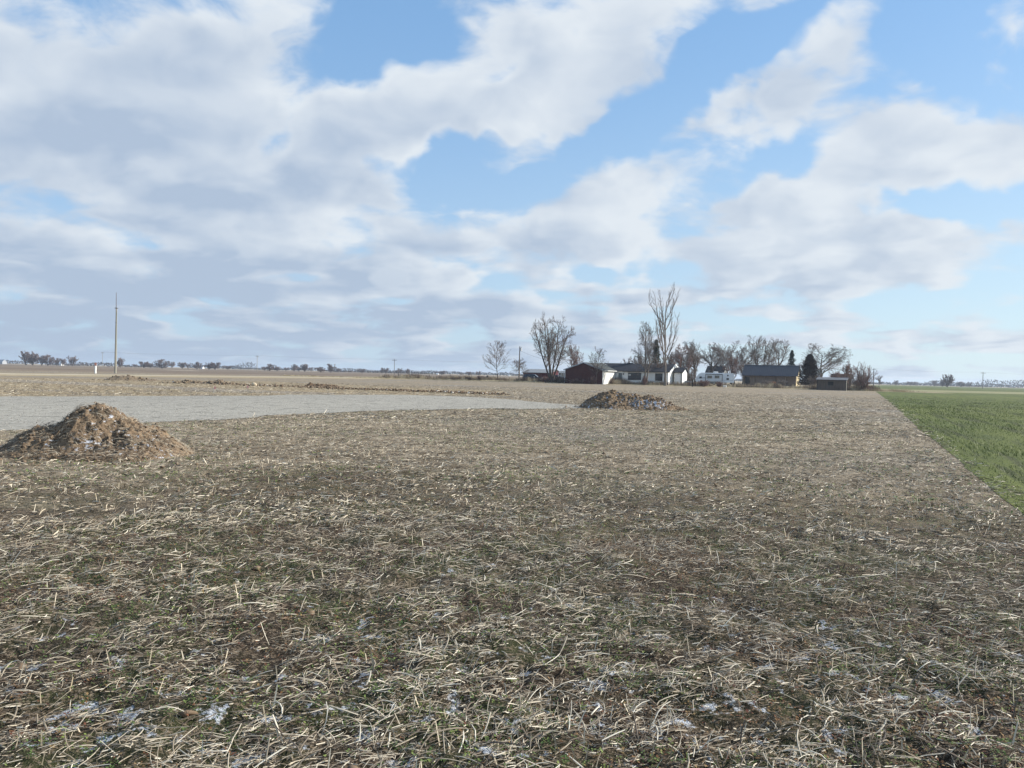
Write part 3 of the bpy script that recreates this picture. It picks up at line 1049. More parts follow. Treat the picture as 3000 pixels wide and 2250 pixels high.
# windrow of spoil along the back of the gravel
wx, wy, wr = [], [], []
WROW = [(640, 1127, 0.25), (760, 1130, .25), (900, 1136, .3), (1000, 1140, .6), (1120, 1143, .7), (1200, 1147, .9), (1300, 1149, .9), (1370, 1153, 1.0), (1480, 1156, 1.0)]
for (a, b) in zip(WROW[:-1], WROW[1:]):
    A, B_ = G(a[0], a[1]), G(b[0], b[1])
    m_ = int((B_ - A).length * 75 * (a[2] + b[2]) / 2)
    t = rng.random(m_)
    wx.append(A.x + (B_.x - A.x) * t + rng.normal(0, 0.25, m_))
    wy.append(A.y + (B_.y - A.y) * t + rng.normal(0, 0.9, m_))
    wr.append(rng.uniform(0.03, 0.13, m_) * rng.uniform(0.4, 1, m_))
wx, wy, wr = map(np.concatenate, (wx, wy, wr))
V, F = lumps(wx, wy, np.zeros(len(wx)) + rng.random(len(wx)) * 0.12, wr)
tag(link('soil_clods', np_mesh('soil_clods', V, F), M_clod), 'ragged line of dark soil clods along the back of the gravel', 'soil clods', kind='stuff')
M_chalk = mat('pale_rubble', (0.62, 0.58, 0.52), (0.40, 0.36, 0.31), 3.0)
k = rng.random(len(wx)) < np.where(wx > G(1250, 1150).x, 0.16, 0.05)
V, F = lumps(wx[k], wy[k] - 0.2, np.zeros(k.sum()) + 0.08, wr[k] * 0.9)
tag(link('rubble', np_mesh('rubble', V, F), M_chalk), 'pale chunks of rubble mixed into the line of soil clods', 'rubble', kind='stuff')
# pale boulder
bd = G(745, 1130.5)
_bm = bmesh.new()
bmesh.ops.create_icosphere(_bm, subdivisions=3, radius=1.0)
for v in _bm.verts:
    q = float(fbm(np.array([v.co.x * 1.3 + v.co.z]), np.array([v.co.y * 1.3 + 4]), 3, 3)[0])
    v.co = Vector((v.co.x * 0.26, v.co.y * 0.2, v.co.z * 0.19)) * (1 + 0.35 * q)
me = bpy.data.meshes.new('boulder')
_bm.to_mesh(me)
_bm.free()
o = link('boulder', me, mat('pale_stone', (0.60, 0.50, 0.36), (0.46, 0.38, 0.27), 4, bump=0.3), smooth=True)
o.location = (bd.x, bd.y, 0.12)
tag(o, 'pale tan boulder lying on the soil line behind the gravel', 'boulder')
# scattered clods on the stubble field between the piles
x, y, r_ = scatter(2600, 3, 60, 40, 0.6)
k = (~in_poly(x, y, GRAVEL)) & (wheat_side(x, y) < 0) & (rng.random(len(x)) < np.where(r_ > 14, 0.9, 0.25))
x, y = x[k], y[k]
V, F = lumps(x, y, near_relief(x, y), rng.uniform(0.008, 0.035, len(x)))
tag(link('soil_crumbs', np_mesh('soil_crumbs', V, F), M_clod), 'dark crumbs of soil scattered through the stubble', 'soil crumbs', kind='stuff')
# loose stones on the gravel
n = 5500
lo = np.array(GRAVEL).min(0)
hi = np.array(GRAVEL).max(0)
x = rng.uniform(-26, 14, n * 2)
y = 14 + (rng.random(n * 2) ** 1.6) * 42
k = in_poly(x, y, GRAVEL)
x, y = x[k][:n], y[k][:n]
V, F = lumps(x, y, np.full(len(x), 0.018), rng.uniform(0.006, 0.015, len(x)))
V = V.reshape(-1, len(ICO_V), 3)
tone = rng.random(len(V))
tag(link('loose_gravel', np_mesh('loose_gravel', V.reshape(-1, 3), F, {'tone': np.repeat(tone, len(ICO_V))}), tone_mat('stone', [(0, (0.12, 0.11, 0.10)), (0.5, (0.28, 0.27, 0.24)), (1, (0.46, 0.44, 0.40))])),
    'loose grey stones over the gravel pad', 'gravel', kind='stuff')


# ================================================================== TREES
def tree_segments(p, seed):
    """bare branching as a list of (p0, p1, r0, r1, level)"""
    rd_ = random.Random(seed)
    segs = []

    def rot_about(d, ang, az):
        a = d.cross(Vector((0, 0, 1)))
        if a.length < 1e-3:
            a = Vector((1, 0, 0))
        a.normalize()
        b = d.cross(a)
        ax = a * math.cos(az) + b * math.sin(az)
        return (d * math.cos(ang) + ax * math.sin(ang)).normalized()

    def grow(pos, d, L, rad_, lev):
        ns = p['steps'][lev]
        pts = []
        cur = pos.copy()
        dd = d.copy()
        for i in range(ns):
            w = p['wander'][lev]
            dd = (dd + Vector((rd_.gauss(0, w), rd_.gauss(0, w), rd_.gauss(0, w) + p['lift'][lev]))).normalized()
            nx = cur + dd * (L / ns)
            ra = rad_ * (1 - 0.72 * i / ns)
            rb = rad_ * (1 - 0.72 * (i + 1) / ns)
            segs.append((cur.copy(), nx.copy(), ra, rb, lev))
            pts.append((nx.copy(), dd.copy(), rb))
            cur = nx
        if lev + 1 < len(p['count']) + 1 and lev < len(p['count']):
            nc = p['count'][lev]
            nc = max(1, int(nc + rd_.uniform(-0.4, 0.4) * nc * 0.5))
            lo_ = p['start'][lev]
            for c in range(nc):
                f = lo_ + (1 - lo_) * ((c + rd_.random()) / nc)
                k_ = min(ns - 1, int(f * ns))
                q, qd, qr = pts[k_]
                q0 = segs[-(ns - k_)] [0] if False else None
                base_ = pos if k_ == 0 else pts[k_ - 1][0]
                fr = f * ns - k_
                q = base_.lerp(q, min(max(fr, 0), 1))
                ang = R(rd_.gauss(p['angle'][lev], p['angle'][lev] * 0.22))
                nd = rot_about(qd, ang, rd_.random() * 2 * PI)
                cl = L * p['ratio'][lev] * (1.15 - 0.6 * f) * rd_.uniform(0.7, 1.2)
                grow(q, nd, cl, min(qr * 0.8, rad_ * p['rratio'][lev]), lev + 1)
    stems = p.get('stems', 1)
    for s_ in range(stems):
        if stems == 1:
            d = Vector((rd_.gauss(0, 0.03), rd_.gauss(0, 0.03), 1)).normalized()
            o_ = Vector((0, 0, 0))
        else:
            a = 2 * PI * (s_ + rd_.random() * 0.5) / stems
            sp_ = p.get('splay', 0.22) * rd_.uniform(0.5, 1.2)
            d = Vector((math.cos(a) * sp_, math.sin(a) * sp_, 1)).normalized()
            o_ = Vector((math.cos(a) * 0.02, math.sin(a) * 0.02, 0))
        grow(o_, d, 1.0 * rd_.uniform(0.9, 1.05), p['r0'], 0)
    return segs


def seg_mesh(name, P0, P1, R0, R1, sides):
    n = len(P0)
    d = P1 - P0
    d /= np.maximum(np.linalg.norm(d, axis=1, keepdims=True), 1e-6)
    ref = np.where(np.abs(d[:, 2:3]) > 0.9, np.array([[1.0, 0, 0]]), np.array([[0, 0, 1.0]]))
    a = np.cross(d, ref)
    a /= np.linalg.norm(a, axis=1, keepdims=True)
    b = np.cross(d, a)
    t = np.arange(sides) * 2 * PI / sides
    ring = a[:, None] * np.cos(t)[None, :, None] + b[:, None] * np.sin(t)[None, :, None]
    V = np.concatenate([P0[:, None] + ring * R0[:, None, None], P1[:, None] + ring * R1[:, None, None]], 1)
    k = np.arange(sides)
    f = np.stack([k, (k + 1) % sides, (k + 1) % sides + sides, k + sides], 1)
    F = (np.arange(n) * 2 * sides)[:, None, None] + f[None]
    return np_mesh(name, V.reshape(-1, 3), F.reshape(-1, 4))


TREES = {
    'vase': dict(r0=0.022, steps=[6, 6, 3, 1], wander=[.05, .10, .13, .2], lift=[.02, .12, .08, .02], count=[14, 12, 15], start=[.20, .15, .08], angle=[38, 34, 40], ratio=[.66, .42, .34], rratio=[.45, .34, .3]),
    'twin': dict(r0=0.0115, stems=3, splay=.24, steps=[7, 5, 3, 1], wander=[.05, .11, .14, .2], lift=[.05, .03, .03, -.02], count=[18, 11, 10], start=[.18, .12, .08], angle=[52, 42, 42], ratio=[.42, .44, .38], rratio=[.36, .38, .34]),
    'multi': dict(r0=0.0145, stems=5, splay=.50, steps=[7, 6, 3, 1], wander=[.06, .11, .14, .2], lift=[.07, .05, .05, .0], count=[12, 11, 10], start=[.22, .12, .08], angle=[46, 40, 42], ratio=[.46, .44, .36], rratio=[.40, .38, .34]),
    'tall': dict(r0=0.0112, stems=1, steps=[9, 9, 4, 2], wander=[.035, .05, .10, .16], lift=[.0, .15, .14, .10], count=[12, 15, 7], start=[.18, .10, .1], angle=[46, 34, 34], ratio=[.66, .26, .34], rratio=[.58, .36, .36]),
    'oak': dict(r0=0.026, steps=[5, 6, 4, 2, 1], wander=[.06, .15, .18, .25, .3], lift=[.0, .10, .07, .04, .0], count=[13, 10, 8, 6], start=[.24, .15, .1, .05], angle=[50, 42, 46, 48], ratio=[.74, .48, .45, .40], rratio=[.50, .42, .38, .36]),
    'young': dict(r0=0.0115, steps=[8, 5, 3, 1], wander=[.03, .06, .1, .15], lift=[.0, .12, .08, .04], count=[30, 9, 5], start=[.26, .15, .1], angle=[48, 32, 35], ratio=[.46, .40, .36], rratio=[.38, .38, .4]),
    'bush': dict(r0=0.012, stems=11, splay=.6, steps=[5, 3, 1], wander=[.12, .18, .25], lift=[.03, .04, .0], count=[13, 13], start=[.08, .05], angle=[38, 42], ratio=[.5, .42], rratio=[.5, .5]),
    'thin': dict(r0=0.014, steps=[5, 4, 2, 1], wander=[.06, .14, .2, .2], lift=[.02, .08, .06, .02], count=[13, 10, 8], start=[.2, .12, .1], angle=[46, 38, 40], ratio=[.64, .44, .4], rratio=[.45, .40, .4]),
}
M_bark = mat('grey_bark', (0.105, 0.085, 0.072), (0.065, 0.052, 0.046), 2.0, stretch=(4, 4, 0.6))
M_bark_pale = mat('pale_bark', (0.20, 0.175, 0.15), (0.11, 0.095, 0.085), 1.5, stretch=(3, 3, 0.7))
M_twig = mat('brown_twig', (0.17, 0.135, 0.115), (0.12, 0.094, 0.082), 2.0)
M_twig_red = mat('red_twig', (0.20, 0.125, 0.11), (0.14, 0.09, 0.08), 2.0)
M_twig_grey = mat('grey_twig', (0.20, 0.172, 0.155), (0.14, 0.12, 0.11), 2.0)


def round_crown(P, width, height, lv, keep=0.40):
    """pull stray branch ends back towards a rounded crown outline"""
    c = np.array([0, 0, height * 0.55])
    e = np.array([width * 0.55, width * 0.55, height * 0.46])
    d = (P - c) / e
    q = np.linalg.norm(d, axis=1, keepdims=True)
    f = np.where(q > 1, (1 + keep * (q - 1)) / np.maximum(q, 1e-6), 1.0)
    up = np.clip((P[:, 2:3] / height - 0.22) / 0.15, 0, 1)
    f = 1 + (f - 1) * up
    return c + d * f * e


def bare_tree(kind, loc, height, width, seed, label, twig=None, bark=None, twig_r=0.016, name='bare_tree', cat='tree', group=None, flat=None):
    segs = tree_segments(TREES[kind], seed)
    P0 = np.array([s[0][:] for s in segs])
    P1 = np.array([s[1][:] for s in segs])
    R0 = np.array([s[2] for s in segs])
    R1 = np.array([s[3] for s in segs])
    LV = np.array([s[4] for s in segs])
    twig_r = twig_r * 1.15
    zmax = np.percentile(P1[:, 2], 99.7)
    half = np.percentile(np.hypot(P1[:, 0], P1[:, 1]), 91)
    sc = np.array([width / 2 / half, width / 2 / half, height / zmax])
    P0 = round_crown(P0 * sc, width, height, LV)
    P1 = round_crown(P1 * sc, width, height, LV)
    R0 = np.maximum(R0 * height, twig_r)
    base_fl = 1 + 0.5 * np.clip(1 - P0[:, 2] / (0.05 * height), 0, 1) * (LV == 0)
    R0 = R0 * base_fl
    R1 = np.maximum(R1 * height, twig_r * 0.8)
    root = empty(name, loc, 0, label, cat, group)
    tr = LV == 0
    me = seg_mesh('trunk', P0[tr], P1[tr], R0[tr], R1[tr], 7)
    link('trunk', me, bark or M_bark, root, smooth=True)
    me = seg_mesh('crown', P0[~tr], P1[~tr], R0[~tr], R1[~tr], 3)
    link('crown', me, twig or M_twig, root)
    return root


def tree_at(kind, px, depth, top_y, width_px, seed, label, z=None, **kw):
    p = at(px, depth)
    gz = float(T(p.x, p.y)) if z is None else z
    h = zat(px, top_y, depth) - gz
    return bare_tree(kind, (p.x, p.y, gz - 0.05), h, width_px * depth / F_PX, seed, label, **kw)


SEED_T, SEED_M = 45, 54
tree_at('young', 1459, 178, 993, 76, 11, 'small rounded bare tree standing alone left of the farm, nearest the mailbox', z=0.0, twig_r=0.016)
tree_at('thin', 1521, 184, 1046, 58, 12, 'low bare sapling growing against the transformer pole', z=0.2, twig_r=0.016)
tree_at('multi', 1615, 172, 914, 128, SEED_M, 'large bare tree with several stems forking near the ground, left of the red gable', twig_r=0.013)
tree_at('oak', 1682, 195, 1008, 66, 67, 'bare tree behind the roof, between the many-stemmed tree and the red gable', twig=M_twig_red, twig_r=0.014)
tree_at('young', 1746, 163, 1014, 62, 15, 'small bare tree in front of the red brick gable', twig_r=0.014)
tree_at('thin', 1840, 205, 1042, 44, 16, 'short bare tree top showing over the dark house roof, farther left', twig_r=0.02)
tree_at('oak', 1871, 207, 1034, 44, 61, 'twisted bare tree showing over the dark house roof, nearer the tall tree', twig_r=0.016)
tree_at('twin', 1892, 165, 937, 78, 38, 'bare tree with drooping side twigs in front of the big house window', twig=M_twig_grey, bark=M_bark_pale, twig_r=0.011)
tree_at('tall', 1949, 163, 815, 112, SEED_T, 'tallest bare tree, slender and open, rising in front of the white house', bark=M_bark_pale, twig_r=0.013)
tree_at('oak', 1990, 200, 1005, 66, 60, 'bare tree behind the white garage annex', twig=M_twig_red, twig_r=0.015)
tree_at('oak', 2037, 206, 992, 84, 63, 'thick bare tree behind the front end of the camper', twig_r=0.015)
tree_at('oak', 2085, 210, 1000, 80, 64, 'bare tree behind the middle of the camper', twig=M_twig_grey, twig_r=0.016)
tree_at('vase', 2142, 214, 994, 92, 24, 'tall pale bare tree with fanned top behind the rear of the camper', twig=M_twig_grey, twig_r=0.016)
tree_at('oak', 2012, 222, 1018, 90, 167, 'hazy bare tree farther back, left of the camper roof', twig_r=0.022)
tree_at('vase', 2115, 226, 1006, 90, 52, 'bare tree farther back above the camper air conditioner', twig=M_twig_red, twig_r=0.022)
tree_at('oak', 2178, 226, 1012, 80, 62, 'bare tree farther back at the left end of the barn roof', twig_r=0.022)
tree_at('vase', 1965, 214, 1030, 60, 54, 'bare tree farther back showing just right of the tallest trunk', twig_r=0.02)
tree_at('oak', 2152, 193, 1040, 66, 163, 'reddish bare tree with dark trunk between the camper and the open barn', twig=M_twig_red, twig_r=0.015)
tree_at('multi', 2232, 212, 976, 120, 26, 'big dense bare tree rising behind the open barn', twig_r=0.017)
tree_at('vase', 2282, 216, 984, 84, 27, 'wide bare tree behind the right end of the barn roof', twig=M_twig_grey, twig_r=0.016)
tree_at('oak', 2412, 196, 1002, 140, 65, 'broad spreading bare tree with flat top behind the small shed', twig=M_twig_grey, bark=M_bark_pale, twig_r=0.014)
tree_at('oak', 2484, 168, 1056, 56, 66, 'leaning bare tree with dark trunk just right of the small shed', twig=M_twig_red, twig_r=0.014, z=0.0)
tree_at('bush', 2530, 154, 1058, 66, 30, 'dense reddish thorn tree at the corner of the green wheat', twig=M_twig_red, twig_r=0.012, z=0.0, name='thorn_tree')
tree_at('thin', 2575, 340, 1098, 24, 31, 'faint bare sapling beside the pole past the thorn tree', z=0.0, twig_r=0.03)


# evergreens: stacked drooping boughs
def evergreen(loc, height, width, seed, label, m_, dens=1.0, name='evergreen_tree', droop=0.25, ragged=0.25, base_h=0.04, power=1.0):
    rg = np.random.default_rng(seed)
    root = empty(name, loc, 0, label, 'tree')
    MB().tube((0, 0, 0), (0, 0, height * 0.96), height * 0.018 + 0.05, 0.03, 7).build('trunk', M_bark, root)
    n = int(5200 * dens)
    f = rg.random(n) ** 0.85
    z = height * (base_h + (1 - base_h) * f)
    layer = 1 - ragged * (0.5 + 0.5 * np.sin(f * 38 + rg.uniform(0, 6)))
    rmax = width * 0.5 * (1 - f) ** power * layer + 0.05
    a = rg.random(n) * 2 * PI
    rmax = rmax * (1 + 0.22 * np.sin(a * 3 + f * 20) + 0.15 * rg.standard_normal(n))
    rr2 = rmax * np.sqrt(rg.random(n))
    x = np.cos(a) * rr2
    y = np.sin(a) * rr2
    s_ = rg.uniform(0.10, 0.30, n)
    dirv = np.stack([np.cos(a), np.sin(a), -droop + rg.normal(0, 0.25, n)], -1)
    side_ = np.stack([-np.sin(a), np.cos(a), rg.normal(0, 0.3, n)], -1)
    c = np.stack([x, y, z], -1)
    V = np.stack([c - side_ * s_[:, None] * 0.5, c + side_ * s_[:, None] * 0.5, c + dirv * s_[:, None] * 1.7], 1).reshape(-1, 3)
    V = np.maximum(V, np.array([-1e9, -1e9, 0.02]))
    F = np.arange(n * 3).reshape(-1, 3)
    link('crown', np_mesh('crown', V, F), m_, root)
    return root


M_needle = mat('dark_needles', (0.028, 0.045, 0.032), (0.05, 0.065, 0.045), 1.5)
M_needle_b = mat('bluish_needles', (0.035, 0.055, 0.05), (0.055, 0.075, 0.065), 1.5)
M_purple = mat('dense_dead_twigs', (0.075, 0.055, 0.052), (0.045, 0.035, 0.035), 1.5)


def ever_at(px, depth, top_y, width_px, seed, label, m_, **kw):
    p = at(px, depth)
    gz = float(T(p.x, p.y))
    return evergreen((p.x, p.y, gz), zat(px, top_y, depth) - gz, width_px * depth / F_PX, seed, label, m_, **kw)


ever_at(1920, 176, 995, 46, 61, 'narrow pointed evergreen behind the house, left of the tallest tree', M_needle, power=0.8)
ever_at(2318, 208, 1026, 42, 62, 'spruce with layered boughs above the right end of the barn', M_needle_b, ragged=0.6, dens=0.8, power=0.8)
ever_at(2371, 176, 1040, 78, 63, 'dark dense pointed cedar between the barn and the small shed', M_purple, dens=2.0, ragged=0.15, power=0.72, droop=-0.5)


# shrubs
def shrub(px, depth, top_y, width_px, seed, label, twig, z=None):
    p = at(px, depth)
    gz = float(T(p.x, p.y)) if z is None else z
    h = zat(px, top_y, depth) - gz
    segs = tree_segments(TREES['bush'], seed)
    P0 = np.array([s[0][:] for s in segs])
    P1 = np.array([s[1][:] for s in segs])
    R0 = np.array([s[2] for s in segs])
    sc = np.array([width_px * depth / F_PX / 2 / np.percentile(np.hypot(P1[:, 0], P1[:, 1]), 95)] * 2 + [h / np.percentile(P1[:, 2], 99)])
    me = seg_mesh('shrub', P0 * sc, P1 * sc, np.maximum(R0 * h, 0.014), np.maximum(R0 * h * 0.7, 0.012), 3)
    o = link('shrub', me, twig)
    o.location = (p.x, p.y, gz - 0.03)
    return tag(o, label, 'shrub')


shrub(1889, 162, 1101, 22, 71, 'rusty twiggy shrub under the big house window', M_twig_red)
shrub(1929, 170, 1050, 52, 72, 'tangled brown bush around the foot of the pointed evergreen', M_twig)
shrub(2062, 160, 1113, 40, 73, 'dark red shrub in front of the left end of the camper', M_twig_red)
shrub(2108, 160, 1117, 22, 74, 'small red shrub in front of the camper wheels', M_twig_red)
shrub(1598, 168, 1103, 28, 75, 'dark red shrub at the foot of the many-stemmed tree', M_twig_red)
shrub(1640, 167, 1105, 44, 76, 'low brown shrub between the many-stemmed tree and the red gable', M_twig)
shrub(1737, 161, 1102, 26, 77, 'rust coloured shrub below the red brick gable', M_twig_red)
shrub(1690, 164, 1109, 50, 78, 'low dark shrub along the foot of the red gable wall', M_twig_red)
shrub(2290, 166, 1112, 30, 79, 'pale brown shrub in front of the barn bays', M_twig_grey)
shrub(2245, 166, 1114, 34, 80, 'thin tan shrub in front of the middle of the barn', M_twig_grey)
shrub(2022, 186, 1078, 54, 81, 'brown thicket between the white annex and the camper', M_twig)
shrub(2455, 182, 1085, 60, 82, 'reddish brush behind the small shed', M_twig_red)
shrub(2510, 162, 1090, 60, 83, 'brambles filling the gap between shed and thorn tree', M_twig, z=0.0)
shrub(1373, 178, 1103, 22, 84, 'dark dead brush by the wire fence, left of the mailbox', M_twig, z=0.0)
shrub(1408, 178, 1101, 18, 85, 'round dead bush just left of the mailbox', M_twig_red, z=0.0)
shrub(2385, 172, 1100, 46, 86, 'dark brush behind the wooden rail fence', M_twig)
shrub(2190, 205, 1062, 60, 87, 'grey thicket behind the left end of the barn', M_twig_grey)


# weeds along the field edge
def weed_band(n, u0, u1, s0, s1, hmin, hmax, lab, m_, seedn, wdt=0.028, dens=None):
    u = rng.uniform(u0, u1, n)
    s2 = rng.uniform(s0, s1, n)
    mm = fbm(u * 0.35, s2 * 0.5, seedn, 4, 0.6)
    k = rng.random(n) < np.clip(0.45 + 1.4 * mm, 0.03, 1)
    u, s2, mm = u[k], s2[k], mm[k]
    x = L0[0] + u * LD[0] + s2 * LN[0]
    y = L0[1] + u * LD[1] + s2 * LN[1]
    n = len(u)
    h = rng.uniform(hmin, hmax, n) * (1 + 0.9 * mm)
    V, F, per = upright(n, x, y, T(x, y), rng.normal(0, 0.14, n) * h, rng.normal(0, 0.14, n) * h, h, rng.uniform(0.5, 1.3, n) * wdt, rng.normal(0, 0.7, n))
    tone = np.clip(0.5 + 0.2 * rng.standard_normal(n) + 1.0 * fbm(u * 0.8, s2, seedn + 3, 2), 0, 1)
    tag(link('weeds', np_mesh('field_edge_weeds', V, F, {'tone': np.repeat(tone, per)}), m_), lab, 'weeds', kind='stuff')


M_edge = tone_mat('tall_weeds', [(0, (0.085, 0.06, 0.05)), (0.45, (0.19, 0.14, 0.105)), (0.75, (0.34, 0.28, 0.19)), (1, (0.55, 0.48, 0.34))], 0.8, 0.15)
M_edge_pale = tone_mat('pale_weeds', [(0, (0.26, 0.21, 0.13)), (0.5, (0.46, 0.38, 0.24)), (1, (0.68, 0.60, 0.42))], 0.8, 0.15)
weed_band(52000, 18, 104, 0.0, 3.2, 0.22, 0.8, 'brown weeds standing along the edge of the farmyard', M_edge, 201)
weed_band(22000, -8, 22, 0.0, 4.0, 0.18, 0.75, 'mixed dead weeds along the wire fence left of the farm', M_edge, 211)
weed_band(20000, 28, 52, 0.5, 5.0, 0.4, 1.15, 'darker tall weeds in front of the red gable and the cars', tone_mat('dark_weeds', [(0, (0.06, 0.04, 0.04)), (0.6, (0.13, 0.085, 0.07)), (1, (0.30, 0.23, 0.16))], 0.8, 0.1), 221)
weed_band(16000, -34, 34, -2.4, 0.0, 0.05, 0.22, 'pale dry grass fringe at the far end of the field', M_edge_pale, 231, 0.04)
weed_band(6000, 100, 112, -1, 6, 0.05, 0.4, 'blond dead grass beside the thorn tree', M_edge_pale, 241, 0.03)


# ================================================================== BUILDINGS
def gable_block(root, u0, u1, v0, v1, ze, zr, ridge_axis, wall_m, roof_m, over=0.35, thick=0.12, gable_m=None, name='wall', z0=-0.5):
    """walls with gables as one solid, and two roof slopes as slabs"""
    mb = MB()
    if ridge_axis == 'u':
        c = (v0 + v1) / 2
        mb.prism([(v0, z0), (v1, z0), (v1, ze), (c, zr), (v0, ze)], u0, u1, 'x')
    else:
        c = (u0 + u1) / 2
        mb.prism([(u0, z0), (u1, z0), (u1, ze), (c, zr), (u0, ze)], v0, v1, 'y')
    mb.build(name, wall_m, root)
    if ridge_axis == 'u':
        half, lo_, hi_, a0_, a1_ = (v1 - v0) / 2, v0, v1, u0 - over, u1 + over
    else:
        half, lo_, hi_, a0_, a1_ = (u1 - u0) / 2, u0, u1, v0 - over, v1 + over
    sl = (zr - ze) / half
    for sgn in (-1, 1):
        e0 = c + sgn * (half + over)
        zlow = zr - sl * (half + over)
        prof = [(c, zr + 0.015), (e0, zlow + 0.015), (e0, zlow + thick), (c, zr + thick + 0.02)]
        MB().prism(prof, a0_, a1_, 'x' if ridge_axis == 'u' else 'y').build('roof_slope', roof_m, root)
    return c, sl


B = {}
M_brick = mat('red_brick', (0.090, 0.030, 0.028), (0.062, 0.023, 0.022), 1.5, stretch=(1, 1, 3))
M_white = mat('white_siding', (0.86, 0.86, 0.84), (0.80, 0.80, 0.77), 0.8, stretch=(0.3, 0.3, 4))
M_stain = mat('weathered_white_boards', (0.80, 0.80, 0.77), (0.50, 0.47, 0.42), 1.3, stretch=(2.2, 2.2, 0.25), lo=0.45, hi=0.75)
M_shingle = mat('charcoal_shingles', (0.022, 0.025, 0.034), (0.034, 0.036, 0.045), 1.2, rough=0.9, spec=0.15)
M_shingle_g = mat('grey_green_shingles', (0.07, 0.078, 0.075), (0.05, 0.056, 0.058), 1.0, rough=0.9)
M_trim = mat('white_trim', (0.82, 0.82, 0.80), (0.72, 0.72, 0.70), 2.0)
M_trim_grey = mat('grey_trim', (0.42, 0.44, 0.47), (0.36, 0.38, 0.40), 2.0)
M_glass = mat('dark_glass', (0.018, 0.022, 0.03), (0.03, 0.035, 0.045), 0.8, rough=0.12, spec=0.5)
M_curtain = mat('pale_paper', (0.7, 0.7, 0.68))
M_door_teal = mat('teal_door', (0.07, 0.115, 0.135), (0.055, 0.09, 0.11), 2.0, rough=0.5)
M_concrete = mat('concrete', (0.36, 0.34, 0.31), (0.28, 0.26, 0.24), 2.0)
M_black = mat('black_metal', (0.02, 0.02, 0.022), (0.03, 0.03, 0.03), 3.0, rough=0.5)

# house
hp = at(1657, 168)
hz = 0.42
house = empty('ranch_house', (hp.x, hp.y, hz), GRID, 'long white ranch house with dark roof and a red brick gable wing', 'house')
Wd, Dw, U1 = 8.7, 8.75, 20.9
rot = Matrix.Rotation(GRID, 3, 'Z')


def loc_u(px, v):
    """u coordinate on the house front plane v that shows at pixel column px"""
    d = at(px, 1.0)
    k = d.x
    c, s_ = math.cos(GRID), math.sin(GRID)
    # world x = hp.x + u c - v s ; y = hp.y + u s + v c
    return (k * (hp.y + v * c) - hp.x + v * s_) / (c - k * s_)


def window(root, u0, u1, v, z0, z1, mull=1, name='window', frame=M_trim, glass=M_glass, t=0.06, sillm=None):
    f = MB()
    f.box(u0 - t, u0, v - 0.07, v - 0.002, z0, z1)
    f.box(u1, u1 + t, v - 0.07, v - 0.002, z0, z1)
    f.box(u0 - t, u1 + t, v - 0.07, v - 0.002, z1, z1 + t)
    f.box(u0 - t, u1 + t, v - 0.09, v - 0.002, z0 - t, z0)
    for i in range(1, mull):
        c = u0 + (u1 - u0) * i / mull
        f.box(c - t / 2, c + t / 2, v - 0.055, v - 0.002, z0, z1)
    w_ = f.build(name, frame, root)
    for i in range(mull):
        a = u0 + (u1 - u0) * i / mull + (t / 2 if i else 0)
        b = u0 + (u1 - u0) * (i + 1) / mull - (t / 2 if i < mull - 1 else 0)
        MB().box(a + .002, b - .002, v - 0.03, v - 0.01, z0 + .002, z1 - .002).build('pane', glass, w_)
    return w_


# main block first, wing in front of it
gable_block(house, Wd - 5.0, U1, Dw, Dw + 9.0, 2.72, 4.35, 'u', M_white, M_shingle, over=0.45, name='main_wall')
gable_block(house, 0, Wd, 0, Dw + 2.9, 2.68, 4.22, 'v', M_white, M_shingle_g, over=0.4, name='wing_wall')
# brick skin of the wing, gable and left side, with its joints proud of the core
br = MB().prism([(0.0, -.5), (Wd, -.5), (Wd, 2.68), (Wd / 2, 4.20), (0.0, 2.68)], -0.06, -0.004, 'y')
br.build('brick_gable', M_brick, house)
MB().box(-0.06, -0.004, -0.06, Dw + 2.9, -.5, 2.62).build('brick_side', M_brick, house)
sl = (4.22 - 2.68) / (Wd / 2)
for sgn in (-1, 1):
    e = Wd / 2 + sgn * (Wd / 2 + 0.4)
    ze = 4.22 - sl * (Wd / 2 + 0.4)
    MB().prism([(Wd / 2, 4.22 + .16), (e, ze + .16), (e, ze - .06), (Wd / 2, 4.22 - .06)], -0.47, -0.402, 'y').build('rake_board', M_trim_grey, house)
MB().prism([(Wd / 2, 4.22 + .22), (Wd + .45, 4.22 - sl * (Wd / 2 + .45) + .22), (Wd + .45, 4.22 - sl * (Wd / 2 + .45) + .02), (Wd / 2, 4.22 + .02)], Dw + 3.26, Dw + 3.42, 'y').build('rake_board', M_trim, house)
# weathered boards on the sunlit side of the wing
nb_ = 14
for i in range(nb_):
    a = 0.02 + (Dw - 0.02) * i / nb_
    b = 0.02 + (Dw - 0.02) * (i + 1) / nb_ - 0.05
    MB().box(Wd + 0.004, Wd + 0.035, a, b, -0.3, 2.45).build('siding_board', M_stain, house)
MB().box(Wd + 0.40, Wd + 0.52, 0.0, Dw - 0.5, 2.50, 2.62).build('gutter', M_trim, house)
MB().box(U1 * 0.5, U1 + .45, Dw - 0.56, Dw - 0.46, 2.50, 2.62).build('gutter', M_black, house)
MB().tube((-0.15, -0.15, -.3), (-0.15, -0.15, 2.6), 0.06, 0.06, 6).build('downpipe', M_trim, house)
